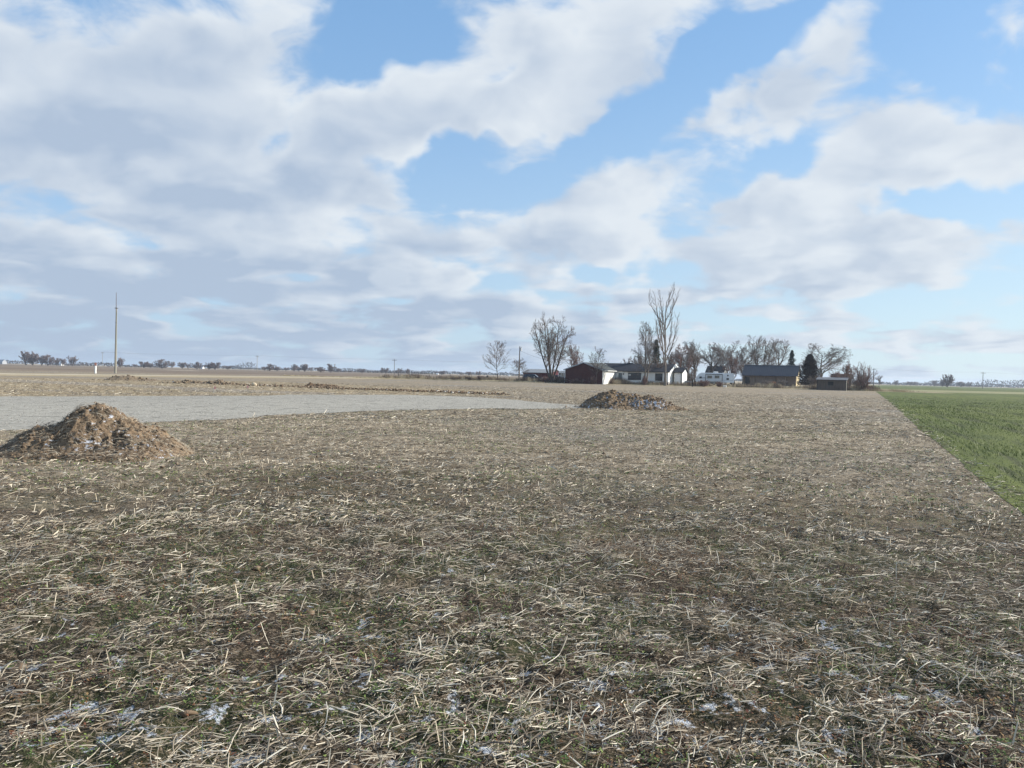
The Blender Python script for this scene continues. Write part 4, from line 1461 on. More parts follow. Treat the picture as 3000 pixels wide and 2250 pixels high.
# front door, windows
ua, ub = loc_u(1812, Dw), loc_u(1822.5, Dw)
dr = MB().box(ua, ub, Dw - 0.06, Dw - 0.004, 0.0, 2.15).build('door', M_door_teal, house)
MB().box(ua + .25, ub - .25, Dw - 0.075, Dw - 0.062, 0.75, 1.95).build('door_glass', mat('door_glass', (0.15, 0.2, 0.23), rough=0.2), dr)
MB().tube((ua + .12, Dw - .1, 1.0), (ua + .12, Dw - .06, 1.0), 0.035, 0.035, 6).build('handle', M_trim_grey, dr)
fr = MB()
fr.box(ua - .1, ua - .002, Dw - 0.08, Dw - 0.004, 0, 2.15).box(ub + .002, ub + .1, Dw - 0.08, Dw - 0.004, 0, 2.15).box(ua - .1, ub + .1, Dw - 0.08, Dw - 0.004, 2.152, 2.26)
fr.build('door_frame', M_trim, house)
lu = loc_u(1826.5, Dw)
MB().box(lu - .1, lu + .1, Dw - .2, Dw - .004, 1.85, 2.15).build('wall_lamp', M_black, house)
w1 = window(house, loc_u(1840.5, Dw), loc_u(1877.5, Dw), Dw, 0.75, 2.25, 3, frame=M_black)
lu = loc_u(1844.5, Dw)
MB().box(lu - .28, lu + .28, Dw - 0.05, Dw - 0.034, 1.62, 1.98).build('paper_sheet', M_curtain, w1)
window(house, loc_u(1920.5, Dw), loc_u(1940, Dw), Dw, 0.68, 2.2, 2, frame=M_black)
# stone sill and foundation strip
MB().box(Wd + .04, U1, Dw - 0.05, Dw - 0.004, -0.5, 0.14).build('foundation', M_concrete, house)
# chimney vent and ridge vent on the main roof
MB().box(Wd + 1.3, Wd + 2.6, Dw + 4.35, Dw + 4.65, 4.42, 4.62).build('ridge_vent', M_black, house)
# white rake boards of the right hand gable
sl2 = (4.35 - 2.72) / 4.5
cv = Dw + 4.5
for sgn in (-1, 1):
    e = cv + sgn * 4.95
    ze = 4.35 - sl2 * 4.95
    MB().prism([(cv, 4.35 + .17), (e, ze + .17), (e, ze - .12), (cv, 4.35 - .12)], U1 + .452, U1 + .52, 'x').build('rake_board', M_trim, house)
# annex with garage door
A0, A1, V0, V1 = U1, 23.25, 11.9, 16.1
c_, s3 = gable_block(house, A0 + .53, A1, V0, V1, 2.72, 3.62, 'u', M_white, M_shingle, over=0.3, name='annex_wall')
ga, gb = loc_u(1971, V0), loc_u(1991, V0)
gd = MB().box(A0 + .75, A1 - .45, V0 - 0.05, V0 - 0.004, 0, 2.25).build('garage_door', mat('garage_door_white', (0.74, 0.75, 0.76), (0.68, 0.69, 0.7), 1), house)
for k in range(1, 4):
    MB().box(A0 + .75, A1 - .45, V0 - 0.058, V0 - 0.052, 2.25 * k / 4 - .015, 2.25 * k / 4 + .015).build('door_seam', M_trim_grey, gd)
MB().box(A1 - .32, A1 - .18, V0 - 0.08, V0 - 0.004, -.2, 2.6).build('downpipe', M_black, house)
MB().box(A0 + .5, A1 + .3, V0 - .46, V0 - .36, 2.44, 2.56).build('gutter', M_black, house)
MB().tube((U1 + .9, Dw + 2.2, 3.6), (U1 + .9, Dw + 2.2, 4.25), 0.28, 0.24, 10).build('round_vent', M_trim, house)

# long red machine shed behind the cars
rp = at(1533, 232)
rb = empty('red_shed', (rp.x, rp.y, 0.3), GRID, 'long low dark red shed with grey metal roof behind the parked cars', 'shed')
M_redw = mat('dark_red_boards', (0.085, 0.018, 0.026), (0.062, 0.014, 0.02), 1.0, stretch=(4, 4, .3))
M_tin = mat('grey_tin_roof', (0.27, 0.28, 0.29), (0.20, 0.21, 0.22), 1.0, stretch=(5, .5, .5), rough=0.6)
gable_block(rb, 0, 9.4, 0, 7.5, 2.15, 3.15, 'u', M_redw, M_tin, over=0.3, name='wall')
MB().box(3.9, 6.2, -0.07, -0.005, 0, 1.9).build('sliding_door', mat('dull_red_door', (0.10, 0.035, 0.035)), rb)
MB().box(-0.14, -0.02, 0.0, 0.35, -.2, 2.1).build('corner_board', M_trim, rb)
# little porch building between the shed and the house
pp = at(1637, 205)
pbd = empty('porch_shed', (pp.x, pp.y, 0.4), GRID, 'small white outbuilding with open dark porch left of the red gable', 'outbuilding')
gable_block(pbd, 0, 2.1, 0, 3.0, 2.0, 2.5, 'u', mat('dark_boards', (0.10, 0.085, 0.08)), M_tin, over=0.15, name='wall')
for u in (0.05, 0.75, 1.35, 2.0):
    MB().box(u - .07, u + .07, -0.22, -0.10, -.2, 1.95).build('post', M_trim, pbd)

# open fronted barn
bp = at(2177, 188)
barn = empty('open_barn', (bp.x, bp.y, float(T(bp.x, bp.y))), GRID, 'tan pole barn with navy metal roof and shaded open bays', 'barn')
M_navy = mat('navy_metal_roof', (0.025, 0.028, 0.040), (0.031, 0.034, 0.047), 0.6, rough=0.45, spec=0.4)
M_tanw = mat('tan_metal_siding', (0.62, 0.53, 0.34), (0.56, 0.47, 0.30), 0.8, stretch=(3, 3, .3))
M_brown = mat('brown_boards', (0.26, 0.20, 0.155), (0.18, 0.14, 0.115), 1.0, stretch=(3, 3, .4))
BU, BV, ze, zr = 12.5, 7.6, 2.66, 5.05
mb = MB()
mb.box(0.06, BU - 0.06, BV - 0.1, BV, -.4, ze)                                  # back wall
mb.build('back_wall', M_tanw, barn)
for (nm, ua_, ub_) in (('left_gable_wall', 0.0, 0.1), ('right_gable_wall', BU - 0.1, BU)):
    MB().prism([(0, -.4), (BV - .11, -.4), (BV - .11, ze - .01), (BV / 2, zr - .03), (0, ze - .01)], ua_, ub_, 'x').build(nm, M_tanw, barn)
sl4 = (zr - ze) / (BV / 2)
for sgn in (-1, 1):
    c = BV / 2
    e = c + sgn * (BV / 2 + .45)
    zl = zr - sl4 * (BV / 2 + .45)
    sp_ = MB().prism([(c, zr), (e, zl), (e, zl + .07), (c, zr + .08)], -0.4, BU + .4, 'x').build('roof_slope', M_navy, barn)
    rb2 = MB()
    for k in range(29):
        u = -0.3 + k * (BU + .6) / 28
        rb2.prism([(c, zr + .075), (e, zl + .072), (e, zl + .11), (c, zr + .12)], u - .02, u + .02, 'x')
    rb2.build('roof_ribs', M_navy, sp_)
MB().box(-0.4, BU + .4, BV / 2 - .14, BV / 2 + .14, zr + .13, zr + .17).build('ridge_cap', M_trim_grey, barn)
for k in range(6):
    u = 0.1 + k * (BU - 0.2) / 5
    MB().box(u - .09, u + .09, -0.02, 0.16, -.4, ze - .02).build('post', M_brown, barn)
MB().box(-.02, BU + .02, -0.10, -0.025, ze - .38, ze - .02).build('header_beam', M_brown, barn)
# set back brown panels stand in for the shade inside the open bays, dark walk door
for k in range(5):
    u0_ = 0.1 + k * (BU - 0.2) / 5 + .1
    u1_ = 0.1 + (k + 1) * (BU - 0.2) / 5 - .1
    if k == 0:
        MB().box(u0_ + .25, u0_ + 1.35, 0.32, 0.38, -.3, 2.1).build('walk_door', M_black, barn)
    MB().box(u0_, u1_, 0.40, 0.46, -.4, ze - .4).build('bay_shade_panel', M_brown, barn)
MB().box(BU + .4, BU + .46, -0.45, BV / 2, ze - .2, ze - .1) 
# lumber stack by the barn
lp = at(2213, 183)
st = empty('lumber_stack', (lp.x, lp.y, float(T(lp.x, lp.y))), GRID, 'low dark stack of timber in the second barn bay', 'lumber stack')
for k in range(3):
    for j in range(3 - k):
        MB().box(-.9, .9, -.5 + j * .3 + k * .15, -.24 + j * .3 + k * .15, k * .2, k * .2 + .18).build('timber', M_black if (k + j) % 2 else M_brown, st)
lp = at(2262, 182)
st = empty('firewood_pile', (lp.x, lp.y, float(T(lp.x, lp.y))), GRID, 'rust coloured firewood heap in front of the right barn bays', 'firewood')
M_fw = mat('cut_wood', (0.34, 0.18, 0.09), (0.20, 0.11, 0.07), 4)
for k in range(4):
    for j in range(9 - k):
        u = -1.2 + j * .29 + k * .145
        MB().tube((u, -.25, .14 + k * .25), (u + .03, .3, .14 + k * .25), .14, .14, 7).build('log', M_fw, st)

# small shed at the field edge
sp = at(2395, 153)
shed = empty('small_shed', (sp.x, sp.y, 0.0), GRID, 'small brown wooden shed with grey roof at the field edge', 'shed')
M_shedw = mat('dark_brown_planks', (0.135, 0.105, 0.085), (0.085, 0.068, 0.058), 1.4, stretch=(4, 4, .4))
SU, SV = 5.35, 3.4
MB().prism([(0, -.3), (SV, -.3), (SV, 2.45), (0, 2.1)], 0, SU, 'x').build('wall', M_shedw, shed)
MB().prism([(-.35, 2.06), (SV + .3, 2.49), (SV + .3, 2.66), (-.35, 2.16)], -.3, SU + .25, 'x').build('roof', mat('grey_felt', (0.13, 0.14, 0.155), (0.10, 0.105, 0.12), 1), shed)
for k in range(18):
    a = k * SU / 18
    MB().box(a + .012, a + SU / 18 - .012, -0.03, -0.003, -.2, 2.04).build('plank', M_shedw, shed)
MB().box(SU + .003, SU + .1, -0.06, 0.30, -.3, 2.1).build('corner_post', mat('sunlit_post', (0.62, 0.56, 0.45)), shed)  # pale colour paints sunlight onto the right end of the shed
MB().box(-.12, -.003, -0.06, 0.1, -.3, 2.06).build('corner_post', M_black, shed)
MB().box(2.0, 3.0, -0.045, -0.032, 1.0, 1.75).build('shutter', M_black, shed)
MB().box(SU - .09, SU - .005, -0.06, -.032, -.3, 2.06).build('corner_post', M_black, shed)
# dark lean to roof behind it
dp = at(2436, 186)
dl = empty('dark_roofed_shed', (dp.x, dp.y, float(T(dp.x, dp.y))), GRID, 'dark low roof showing behind the small brown shed', 'shed')
gable_block(dl, 0, 4.4, 0, 3.5, 2.3, 3.3, 'u', M_shedw, M_shingle, over=.3, name='wall')
# farmhouse hidden in the trees behind the camper
dp = at(2068, 222)
fh = empty('farmhouse', (dp.x, dp.y, float(T(dp.x, dp.y))), GRID, 'dark roofed farmhouse half hidden in bare trees behind the camper', 'house')
gable_block(fh, 0, 4.9, 0, 6.0, 3.2, 5.1, 'u', mat('grey_siding', (0.20, 0.20, 0.21)), M_shingle, over=.3, name='wall')
MB().prism([(0, 3.2), (6, 3.2), (3, 5.05)], 4.905, 5.0, 'x').build('gable_panel', M_trim, fh)

# ================================================================== CAMPER
cp = at(2036, 170)
cz = float(T(cp.x, cp.y))
crot = -R(14)
cam_t = empty('travel_trailer', (cp.x, cp.y, cz), crot, 'long white and grey travel trailer parked between the annex and the barn', 'travel trailer')
M_camp = mat('white_fibreglass', (0.66, 0.71, 0.76), (0.60, 0.65, 0.70), 0.7, rough=0.4, spec=0.4)
M_camp_roof = mat('white_roof_membrane', (0.82, 0.82, 0.80))
CL, CWd = 8.5, 2.5
zb, zt = 0.55, 2.60
prof = [(0.35, zb), (CL, zb), (CL, zt), (1.3, zt), (0.85, zt - .12), (0.35, zt - .75), (0.05, zt - 1.3), (0.10, zb + .28)]
MB().prism(prof, 0, CWd, 'y').build('body', M_camp, cam_t, bevel=0.05)
MB().box(1.35, CL - .05, 0.03, CWd - .03, zt + .002, zt + .10).build('roof', M_camp_roof, cam_t)
so = MB().box(2.35, 5.9, -0.55, -0.002, zb + .22, zt - .16).build('slide_out', mat('camper_slide_grey', (0.60, 0.64, 0.68)), cam_t, bevel=0.02)
fm = MB()
fm.box(2.26, 5.99, -.60, -.552, zt - .28, zt - .13).box(2.26, 2.36, -.60, -.552, zb + .3, zt - .29).box(5.89, 5.99, -.60, -.552, zb + .3, zt - .29)
fm.build('slide_trim', M_black, so)
for (a, b, z0_, z1_) in ((2.7, 3.7, 1.45, 2.05), (4.3, 5.3, 1.5, 2.12)):
    MB().box(a, b, -.60, -.554, z0_, z1_).build('window', mat('tinted_window', (0.10, 0.10, 0.09), (0.22, 0.21, 0.18), 1.2, rough=0.2), so)
for (a, b, z0_, z1_) in ((0.95, 1.5, 1.40, 1.83), (6.85, 7.4, 1.18, 1.60), (7.0, 7.28, 1.98, 2.34)):
    MB().box(a, b, -.03, -.004, z0_, z1_).build('window', M_glass, cam_t, bevel=0.01)
for (pts) in (((.3, 1.45), (2.2, 1.62)), ((.25, 1.2), (2.2, 1.5)), ((6.2, 1.05), (8.3, 1.12))):
    (a, za), (b, zc_) = pts
    MB().prism([(a, za), (b, zc_), (b, zc_ + .07), (a, za + .03)], -.016, -.004, 'y').build('side_stripe', mat('grey_decal', (0.20, 0.22, 0.26)), cam_t)
MB().box(4.0, 5.05, .8, 1.7, zt + .105, zt + .42).build('air_conditioner', M_camp_roof, cam_t, bevel=0.06)
for (a) in (6.0, 7.3):
    MB().box(a, a + .4, .9, 1.3, zt + .105, zt + .2).build('roof_vent', M_camp_roof, cam_t, bevel=0.02)
for a in (4.2, 5.1):
    for yy in (0.05, CWd - .3):
        w = MB().tube((a, yy, .36), (a, yy + .25, .36), .36, .36, 14).build('wheel', M_black, cam_t)
        MB().tube((a, yy - .012, .36), (a, yy + .001, .36), .2, .2, 12).build('rim', M_trim_grey, w)
MB().box(3.2, 3.7, -.02, -.004, .75, .9).build('vent_panel', M_black, cam_t)
MB().box(8.505, 8.56, .2, 2.3, .5, .62).build('bumper', M_black, cam_t)
MB().tube((-1.2, CWd / 2, .5), (.3, .6, .55), .05, .05, 6).tube((-1.2, CWd / 2, .5), (.3, CWd - .6, .55), .05, .05, 6).build('drawbar', M_black, cam_t)
MB().tube((-.35, CWd / 2 - .2, .6), (-.35, CWd / 2 - .2, 1.05), .15, .15, 8).build('gas_bottle', M_camp_roof, cam_t)
for a in (.9, 8.1):
    MB().box(a - .04, a + .04, .2, .28, 0, .55).box(a - .04, a + .04, 2.2, 2.28, 0, .55).build('stabiliser', M_black, cam_t)

# small grey utility cart left of the camper
up = at(2006, 167)
ut = empty('utility_cart', (up.x, up.y, float(T(up.x, up.y))), -R(12), 'small pale grey cart standing left of the camper', 'cart')
MB().box(0, 1.6, 0, 1.1, .38, .80).build('box_body', mat('galvanised', (0.33, 0.34, 0.37)), ut, bevel=0.02)
MB().tube((.8, -.1, .28), (.8, 1.2, .28), .28, .28, 12).build('wheel', M_black, ut)
MB().tube((1.6, .55, .5), (2.3, .55, .35), .04, .04, 6).build('tow_bar', M_black, ut)


# ================================================================== CARS
def car(px, depth, rz, label, paint, suv=True):
    p = at(px, depth)
    root = empty('parked_car', (p.x, p.y, float(T(p.x, p.y))), rz, label, 'car', 'cars parked left of the house')
    L_, W_ = 4.7, 1.85
    if suv:
        lower = [(0.05, .40), (0.0, .75), (0.12, 1.05), (1.0, 1.08), (4.4, 1.02), (4.66, .85), (4.7, .45), (4.3, .28), (.4, .28)]
        cab = [(0.18, 1.06), (0.42, 1.66), (0.8, 1.76), (2.3, 1.76), (2.75, 1.66), (3.5, 1.09)]
    else:
        lower = [(0.05, .40), (0.0, .70), (0.15, .92), (1.0, .98), (4.2, .90), (4.6, .72), (4.7, .40), (4.3, .25), (.4, .25)]
        cab = [(0.5, .95), (1.1, 1.36), (1.6, 1.44), (2.3, 1.42), (2.8, 1.30), (3.5, .95)]
    MB().prism(lower, 0, W_, 'y').build('body', paint, root, bevel=0.06, smooth=False)
    c = MB()
    n = len(cab)
    top = max(z for _, z in cab)
    bot = min(z for _, z in cab)
    vs = []
    for y0_, sg in ((0.06, 1), (W_ - .06, -1)):
        for (x_, z_) in cab:
            vs.append((x_, y0_ + sg * 0.20 * (z_ - bot) / (top - bot), z_))
    fs = [tuple(range(n)), tuple(reversed(range(n, 2 * n)))] + [((i + 1) % n, i, i + n, (i + 1) % n + n) for i in range(n)]
    c.add(vs, fs).build('cabin', paint, root, bevel=0.03)
    # side glass and windscreen
    for sgn, y0_ in ((-1, 0.06), (1, W_ - .06)):
        for (xa, xb, xc, xd) in ((.62, 1.55, .80, 1.5), (1.65, 2.55, 1.62, 2.35), (2.62, 3.18, 2.48, 2.66)):
            za, zb_ = bot + .06, top - .12
            f0_ = 0.20 * (za - bot) / (top - bot)
            f1_ = 0.20 * (zb_ - bot) / (top - bot)
            q = -sgn
            MB().add([(xa, y0_ + q * f0_ + sgn * .014, za), (xb, y0_ + q * f0_ + sgn * .014, za), (xd, y0_ + q * f1_ + sgn * .014, zb_), (xc, y0_ + q * f1_ + sgn * .014, zb_),
                      (xa, y0_ + q * f0_ + sgn * .002, za), (xb, y0_ + q * f0_ + sgn * .002, za), (xd, y0_ + q * f1_ + sgn * .002, zb_), (xc, y0_ + q * f1_ + sgn * .002, zb_)],
                     [(0, 1, 2, 3), (7, 6, 5, 4), (0, 4, 5, 1), (1, 5, 6, 2), (2, 6, 7, 3), (3, 7, 4, 0)]).build('side_window', M_glass, root)
    (xa, za), (xb, zb_) = cab[-2], cab[-1]
    MB().add([(xa + .03, .30, za - .02), (xa + .03, W_ - .30, za - .02), (xb - .02, W_ - .14, zb_ + .06), (xb - .02, .14, zb_ + .06),
              (xa + .045, .30, za), (xa + .045, W_ - .30, za), (xb, W_ - .14, zb_ + .075), (xb, .14, zb_ + .075)],
             [(0, 1, 2, 3), (7, 6, 5, 4), (0, 4, 5, 1), (1, 5, 6, 2), (2, 6, 7, 3), (3, 7, 4, 0)]).build('windscreen', mat('windscreen_glass', (0.25, 0.3, 0.36), rough=0.1, spec=0.6), root)
    for a in (.9, 3.75):
        for y0_ in (-0.02, W_ - .2):
            w = MB().tube((a, y0_, .34), (a, y0_ + .22, .34), .34, .34, 16).build('wheel', M_black, root)
            MB().tube((a, y0_ - .012, .34), (a, y0_ + .232, .34), .2, .2, 12).build('rim', M_trim_grey, w)
    for y0_ in (.15, W_ - .45):
        MB().box(4.58, 4.70, y0_, y0_ + .3, .68, .84).build('headlight', M_camp_roof, root, bevel=.02)
        MB().box(-.02, .06, y0_, y0_ + .3, .78, .95).build('tail_light', mat('tail_lamp', (0.35, 0.02, 0.02)), root)
    MB().box(2.62, 2.82, -.22, -.03, 1.02, 1.16).build('mirror', M_camp_roof, root, bevel=.02)
    return root


M_paint_b = mat('dark_blue_paint', (0.014, 0.018, 0.035), (0.018, 0.022, 0.042), 1, rough=0.3, spec=0.5)
M_paint_g = mat('grey_blue_paint', (0.05, 0.065, 0.10), (0.06, 0.075, 0.11), 1, rough=0.3, spec=0.5)
car(1531, 174, -R(8), 'dark blue sport utility car parked behind the weeds, left of the many-stemmed tree', M_paint_b, True)
car(1603, 180, -R(8), 'low dark blue-grey car mostly hidden behind the many-stemmed tree', M_paint_g, False)


# ================================================================== POLES, POSTS, WIRES
M_pole = mat('weathered_pole', (0.36, 0.335, 0.28), (0.27, 0.25, 0.205), 1.0, stretch=(5, 5, .4))
M_pole_d = mat('dark_pole', (0.17, 0.15, 0.13), (0.12, 0.10, 0.09), 1.0, stretch=(5, 5, .4))
M_wire = mat('wire', (0.16, 0.17, 0.19))
# tall bare pole on the left
pq = G(338, 1093.5)
h = zat(341, 857, pq.y)
tp = empty('tall_bare_pole', (pq.x, pq.y, 0), 0, 'tall bare wooden pole without wires, standing by the lane on the left', 'pole')
lean = 0.0
shaft = MB()
hs_ = h * 0.81
shaft.tube((0, 0, -.3), (0.0, 0, hs_), 0.235, 0.125, 12)
shaft.build('shaft', M_pole, tp, smooth=False)
MB().tube((-.05, -.02, hs_ - .3), (-.08, -.02, h), 0.07, 0.045, 8).build('top_mast', M_pole_d, tp)
MB().box(-.28, .28, -.16, .16, hs_ - .12, hs_ + .02).build('bracket', M_pole_d, tp)
MB().tube((.06, -.12, h * .62), (.06, -.12, h * .62 + .25), 0.09, 0.09, 8).build('band', M_pole_d, tp)
MB().tube((0.2, -.08, -.1), (.11, -.08, hs_ * .95), 0.03, 0.03, 5).build('conduit', mat('green_conduit', (0.22, 0.26, 0.21)), tp)
# pipeline marker
pq = G(279.5, 1094)
mk = empty('utility_marker', (pq.x, pq.y, 0), 0, 'white marker post with small orange panel on top, left of the tall bare pole', 'marker post')
mh = zat(279.5, 1062.5, pq.y)
MB().tube((0, 0, -.2), (0, 0, mh * .62), .17, .17, 10).build('post', M_trim, mk)
MB().tube((0, 0, mh * .62), (0, 0, mh * .70), .172, .16, 10).build('cap', M_trim, mk)
MB().box(-.20, .20, -.02, .02, mh * .74, mh).build('flag_panel', mat('orange_panel', (0.75, 0.36, 0.27)), mk)


def utility_pole(px, top_y, depth, label, arm=1.2, r_=0.16, z=0.0, m_=None, azim=0.0, group='power line poles on the horizon'):
    p = at(px, depth)
    root = empty('utility_pole', (p.x, p.y, z), azim, label, 'utility pole', group)
    h = zat(px, top_y, depth) - z
    MB().tube((0, 0, -.3), (0, 0, h), r_, r_ * .7, 8).build('pole', m_ or M_pole_d, root)
    if arm:
        MB().box(-arm, arm, -.08, .08, h - .7, h - .5).build('crossarm', m_ or M_pole_d, root)
        for a in (-arm * .9, 0.0, arm * .9):
            MB().tube((a, 0, h - .5 if a else h), (a, 0, h - .25 if a else h + .25), .07, .05, 6).build('insulator', M_trim_grey, root)
    return Vector((p.x, p.y, z + h))


PL = [utility_pole(300, 1031, 480, 'faintest power pole, between the marker post and the tall bare pole', .9, .13, m_=M_pole),
      utility_pole(753, 1041, 430, 'pale power pole on the horizon beyond the small dark mound', .9, .17, m_=M_pole),
      utility_pole(1155, 1052, 405, 'power pole with crossarm behind the two-post rail', 1.3, .17)]
PR = [utility_pole(2559, 1079, 400, 'dark power pole just right of the thorn tree', 1.1, .24),
      utility_pole(2879, 1090, 460, 'power pole with T-shaped top over the wheat horizon', 1.6, .2)]


def wire(a, b, sag, label, off=(0, 0, 0), r_=0.022, group=None):
    n = 14
    mb = MB()
    a = Vector(a) + Vector(off)
    b = Vector(b) + Vector(off)
    pr = None
    for i in range(n + 1):
        t = i / n
        q = a.lerp(b, t)
        q.z -= sag * 4 * t * (1 - t)
        if pr is not None:
            mb.tube(pr, q, r_, r_, 4, caps=False)
        pr = q
    o = mb.build('power_line', M_wire)
    return tag(o, label, 'wire', group)


wire((-260, 560, 11.0), PL[0], .5, 'faint power line running left from the faintest pole')
wire(PL[0], PL[1], .7, 'power line between the faintest pole and the pale pole')
wire(PL[1], PL[2], .6, 'power line between the pale pole and the pole behind the rail')
pf = at(1560, 390)
wire(PL[2], (pf.x, pf.y, 8.4), .6, 'power line from the pole behind the rail to the farm trees')
wire(PR[0], PR[1], .7, 'power line over the wheat between the dark pole and the T-shaped pole')
pe = at(3300, 520)
wire(PR[1], (pe.x, pe.y, 9.5), .6, 'power line running right from the T-shaped pole')
# yard pole with transformer
yp = at(1521, 190)
root = empty('transformer_pole', (yp.x, yp.y, .1), 0, 'wooden pole with grey transformer rising above the low sapling', 'utility pole')
yh = zat(1521, 1016, 190)
MB().tube((0, 0, -.3), (0, 0, yh), .17, .12, 8).build('pole', M_pole_d, root)
MB().tube((.34, -.1, yh - 1.15), (.34, -.1, yh - .45), .2, .2, 10).build('transformer', M_camp_roof, root)
MB().box(.0, .45, -.06, .06, yh - .42, yh - .34).build('bracket', M_pole_d, root)
MB().tube((.42, 0, yh - .34), (.42, 0, yh - .05), .05, .04, 6).build('insulator', M_trim_grey, root)
qe = at(1672, 176)
wire((yp.x, yp.y, yh - .9), (qe.x, qe.y, 4.6), .7, 'service cable sloping from the transformer pole down to the house', r_=.018)

# two posts with a rail beside the lane
for_rail = G(1167, 1110)
ra = at(1167.5, 186)
rb_ = at(1199, 186)
tr_ = empty('rail_gate', (ra.x, ra.y, 0), 0, 'two dark wooden posts joined by one rail, beside the lane', 'rail fence')
dx_ = rb_.x - ra.x
MB().box(-.09, .09, -.09, .09, -.2, 1.62).build('post', M_pole_d, tr_)
MB().box(dx_ - .09, dx_ + .09, -.09, .09, -.2, 1.62).build('post', M_pole_d, tr_)
MB().box(.092, dx_ - .092, -.06, .06, .78, .95).build('rail', M_pole_d, tr_)
# marker stake beside
sk = at(1201.5, 190)
o = MB().box(-.06, .06, -.03, .03, -.1, 1.7).build('white_stake', M_trim)
o.location = (sk.x, sk.y, 0)
tag(o, 'slim white stake beside the right post of the rail', 'stake')
# mailbox
mp_ = at(1428, 176)
mb_ = empty('mailbox', (mp_.x, mp_.y, 0), R(10), 'dark mailbox on a post near the lone rounded tree', 'mailbox')
MB().box(-.07, .07, -.07, .07, -.2, 1.0).build('post', M_pole_d, mb_)
MB().box(-.34, .1, -.05, .05, .72, .8).build('brace', M_pole_d, mb_)
MB().prism([(-.17, 1.0), (.17, 1.0), (.17, 1.2), (.12, 1.3), (0, 1.34), (-.12, 1.3), (-.17, 1.2)], -.3, .3, 'y').build('box', M_black, mb_)
MB().box(.18, .2, -.1, -.05, 1.1, 1.35).build('flag', mat('mail_flag', (0.4, 0.03, 0.03)), mb_)
# wire fence posts
for i, (px, dp_, lab) in enumerate(((1258, 184, 'steel fence post farthest from the mailbox'), (1319, 182, 'steel fence post left of the dead brush'), (1382, 180, 'steel fence post in the dead brush'), (1445, 178, 'steel fence post between mailbox and lone tree'))):
    p = at(px, dp_)
    o = MB().box(-.03, .03, -.03, .03, -.2, 1.5).build('fence_post', M_pole_d)
    o.location = (p.x, p.y, 0)
    tag(o, lab, 'fence post', 'thin posts of the wire fence')
p = at(2029, 158)
o = MB().box(-.11, .11, -.11, .11, -.2, 1.5).build('wooden_post', M_black)
o.location = (p.x, p.y, float(T(p.x, p.y)))
tag(o, 'short thick dark post in the weeds in front of the camper hitch', 'post')
# rail fence right of the barn
fa = at(2338, 181)
ff = empty('plank_fence', (fa.x, fa.y, float(T(fa.x, fa.y))), GRID + R(8), 'brown two-rail plank fence running from the barn towards the shed', 'fence')
for k in range(4):
    MB().box(k * 1.75 - .07, k * 1.75 + .07, -.07, .07, -.4, 1.15).build('post', M_brown, ff)
for z_ in (.45, .95):
    MB().box(-.1, 5.3, -.115, -.073, z_, z_ + .16).build('rail', mat('bleached_rail', (0.30, 0.24, 0.19)), ff)
# white tubs in the weeds
for px, lab in ((2121, 'white plastic tub in the weeds, nearer the camper'), (2127, 'white plastic tub in the weeds, nearer the barn')):
    p = at(px, 159)
    t = MB().tube((0, 0, 0), (0, 0, .48), .14, .17, 10).build('plastic_tub', M_trim)
    t.location = (p.x, p.y, float(T(p.x, p.y)))
    tag(t, lab, 'tub', 'white tubs by the camper')
# survey flags
for px, py, lab in ((626, 1151, 'small pink survey flag, nearer the brown heap'), (722.5, 1147, 'small pink survey flag below the pale boulder')):
    p = G(px, py)
    fl = empty('survey_flag', (p.x, p.y, 0), 0, lab, 'survey flag', 'pink survey flags')
    MB().tube((0, 0, -.05), (0, 0, .42), .006, .006, 5).build('wire_stem', M_trim_grey, fl)
    MB().add([(0.0, 0, .24), (0, 0, .42), (.14, .02, .40), (.13, .02, .25), (0.0, .004, .24), (0, .004, .42), (.14, .024, .40), (.13, .024, .25)],
             [(0, 1, 2, 3), (7, 6, 5, 4), (0, 4, 5, 1), (1, 5, 6, 2), (2, 6, 7, 3), (3, 7, 4, 0)]).build('flag', mat('pink_vinyl', (0.88, 0.46, 0.40)), fl)

# ================================================================== FAR TREES AND HOUSES
PROTO = []
M_far = mat('purple_brown_twig', (0.20, 0.15, 0.14), (0.15, 0.11, 0.105), 2.0)
for k in range(4):
    p = dict(r0=0.016, stems=(4, 6, 3, 5)[k], splay=.45, steps=[4, 4, 2, 1], wander=[.08, .14, .2, .2], lift=[.02, .06, .04, 0], count=[7, 8, 8], start=[.08, .08, .05], angle=[46, 42, 45], ratio=[.60, .45, .4], rratio=[.45, .4, .4])
    segs = tree_segments(p, 300 + k)
    P0 = np.array([s[0][:] for s in segs])
    P1 = np.array([s[1][:] for s in segs])
    R0 = np.array([s[2] for s in segs])
    LV = np.array([s[4] for s in segs])
    sc = np.array([0.5 / np.percentile(np.hypot(P1[:, 0], P1[:, 1]), 94)] * 2 + [1 / np.percentile(P1[:, 2], 98.5)])
    P0, P1 = round_crown(P0 * sc, 1.0, 1.0, LV, 0.25), round_crown(P1 * sc, 1.0, 1.0, LV, 0.25)
    tr = LV == 0
    mt = seg_mesh('trunk', P0[tr], P1[tr], np.maximum(R0[tr], .02), np.maximum(R0[tr] * .7, .012), 5)
    mc = seg_mesh('crown', P0[~tr], P1[~tr], np.maximum(R0[~tr] * .8, .012), np.maximum(R0[~tr] * .6, .010), 3)
    mt.materials.append(M_bark)
    mc.materials.append(M_far)
    PROTO.append((mt, mc))


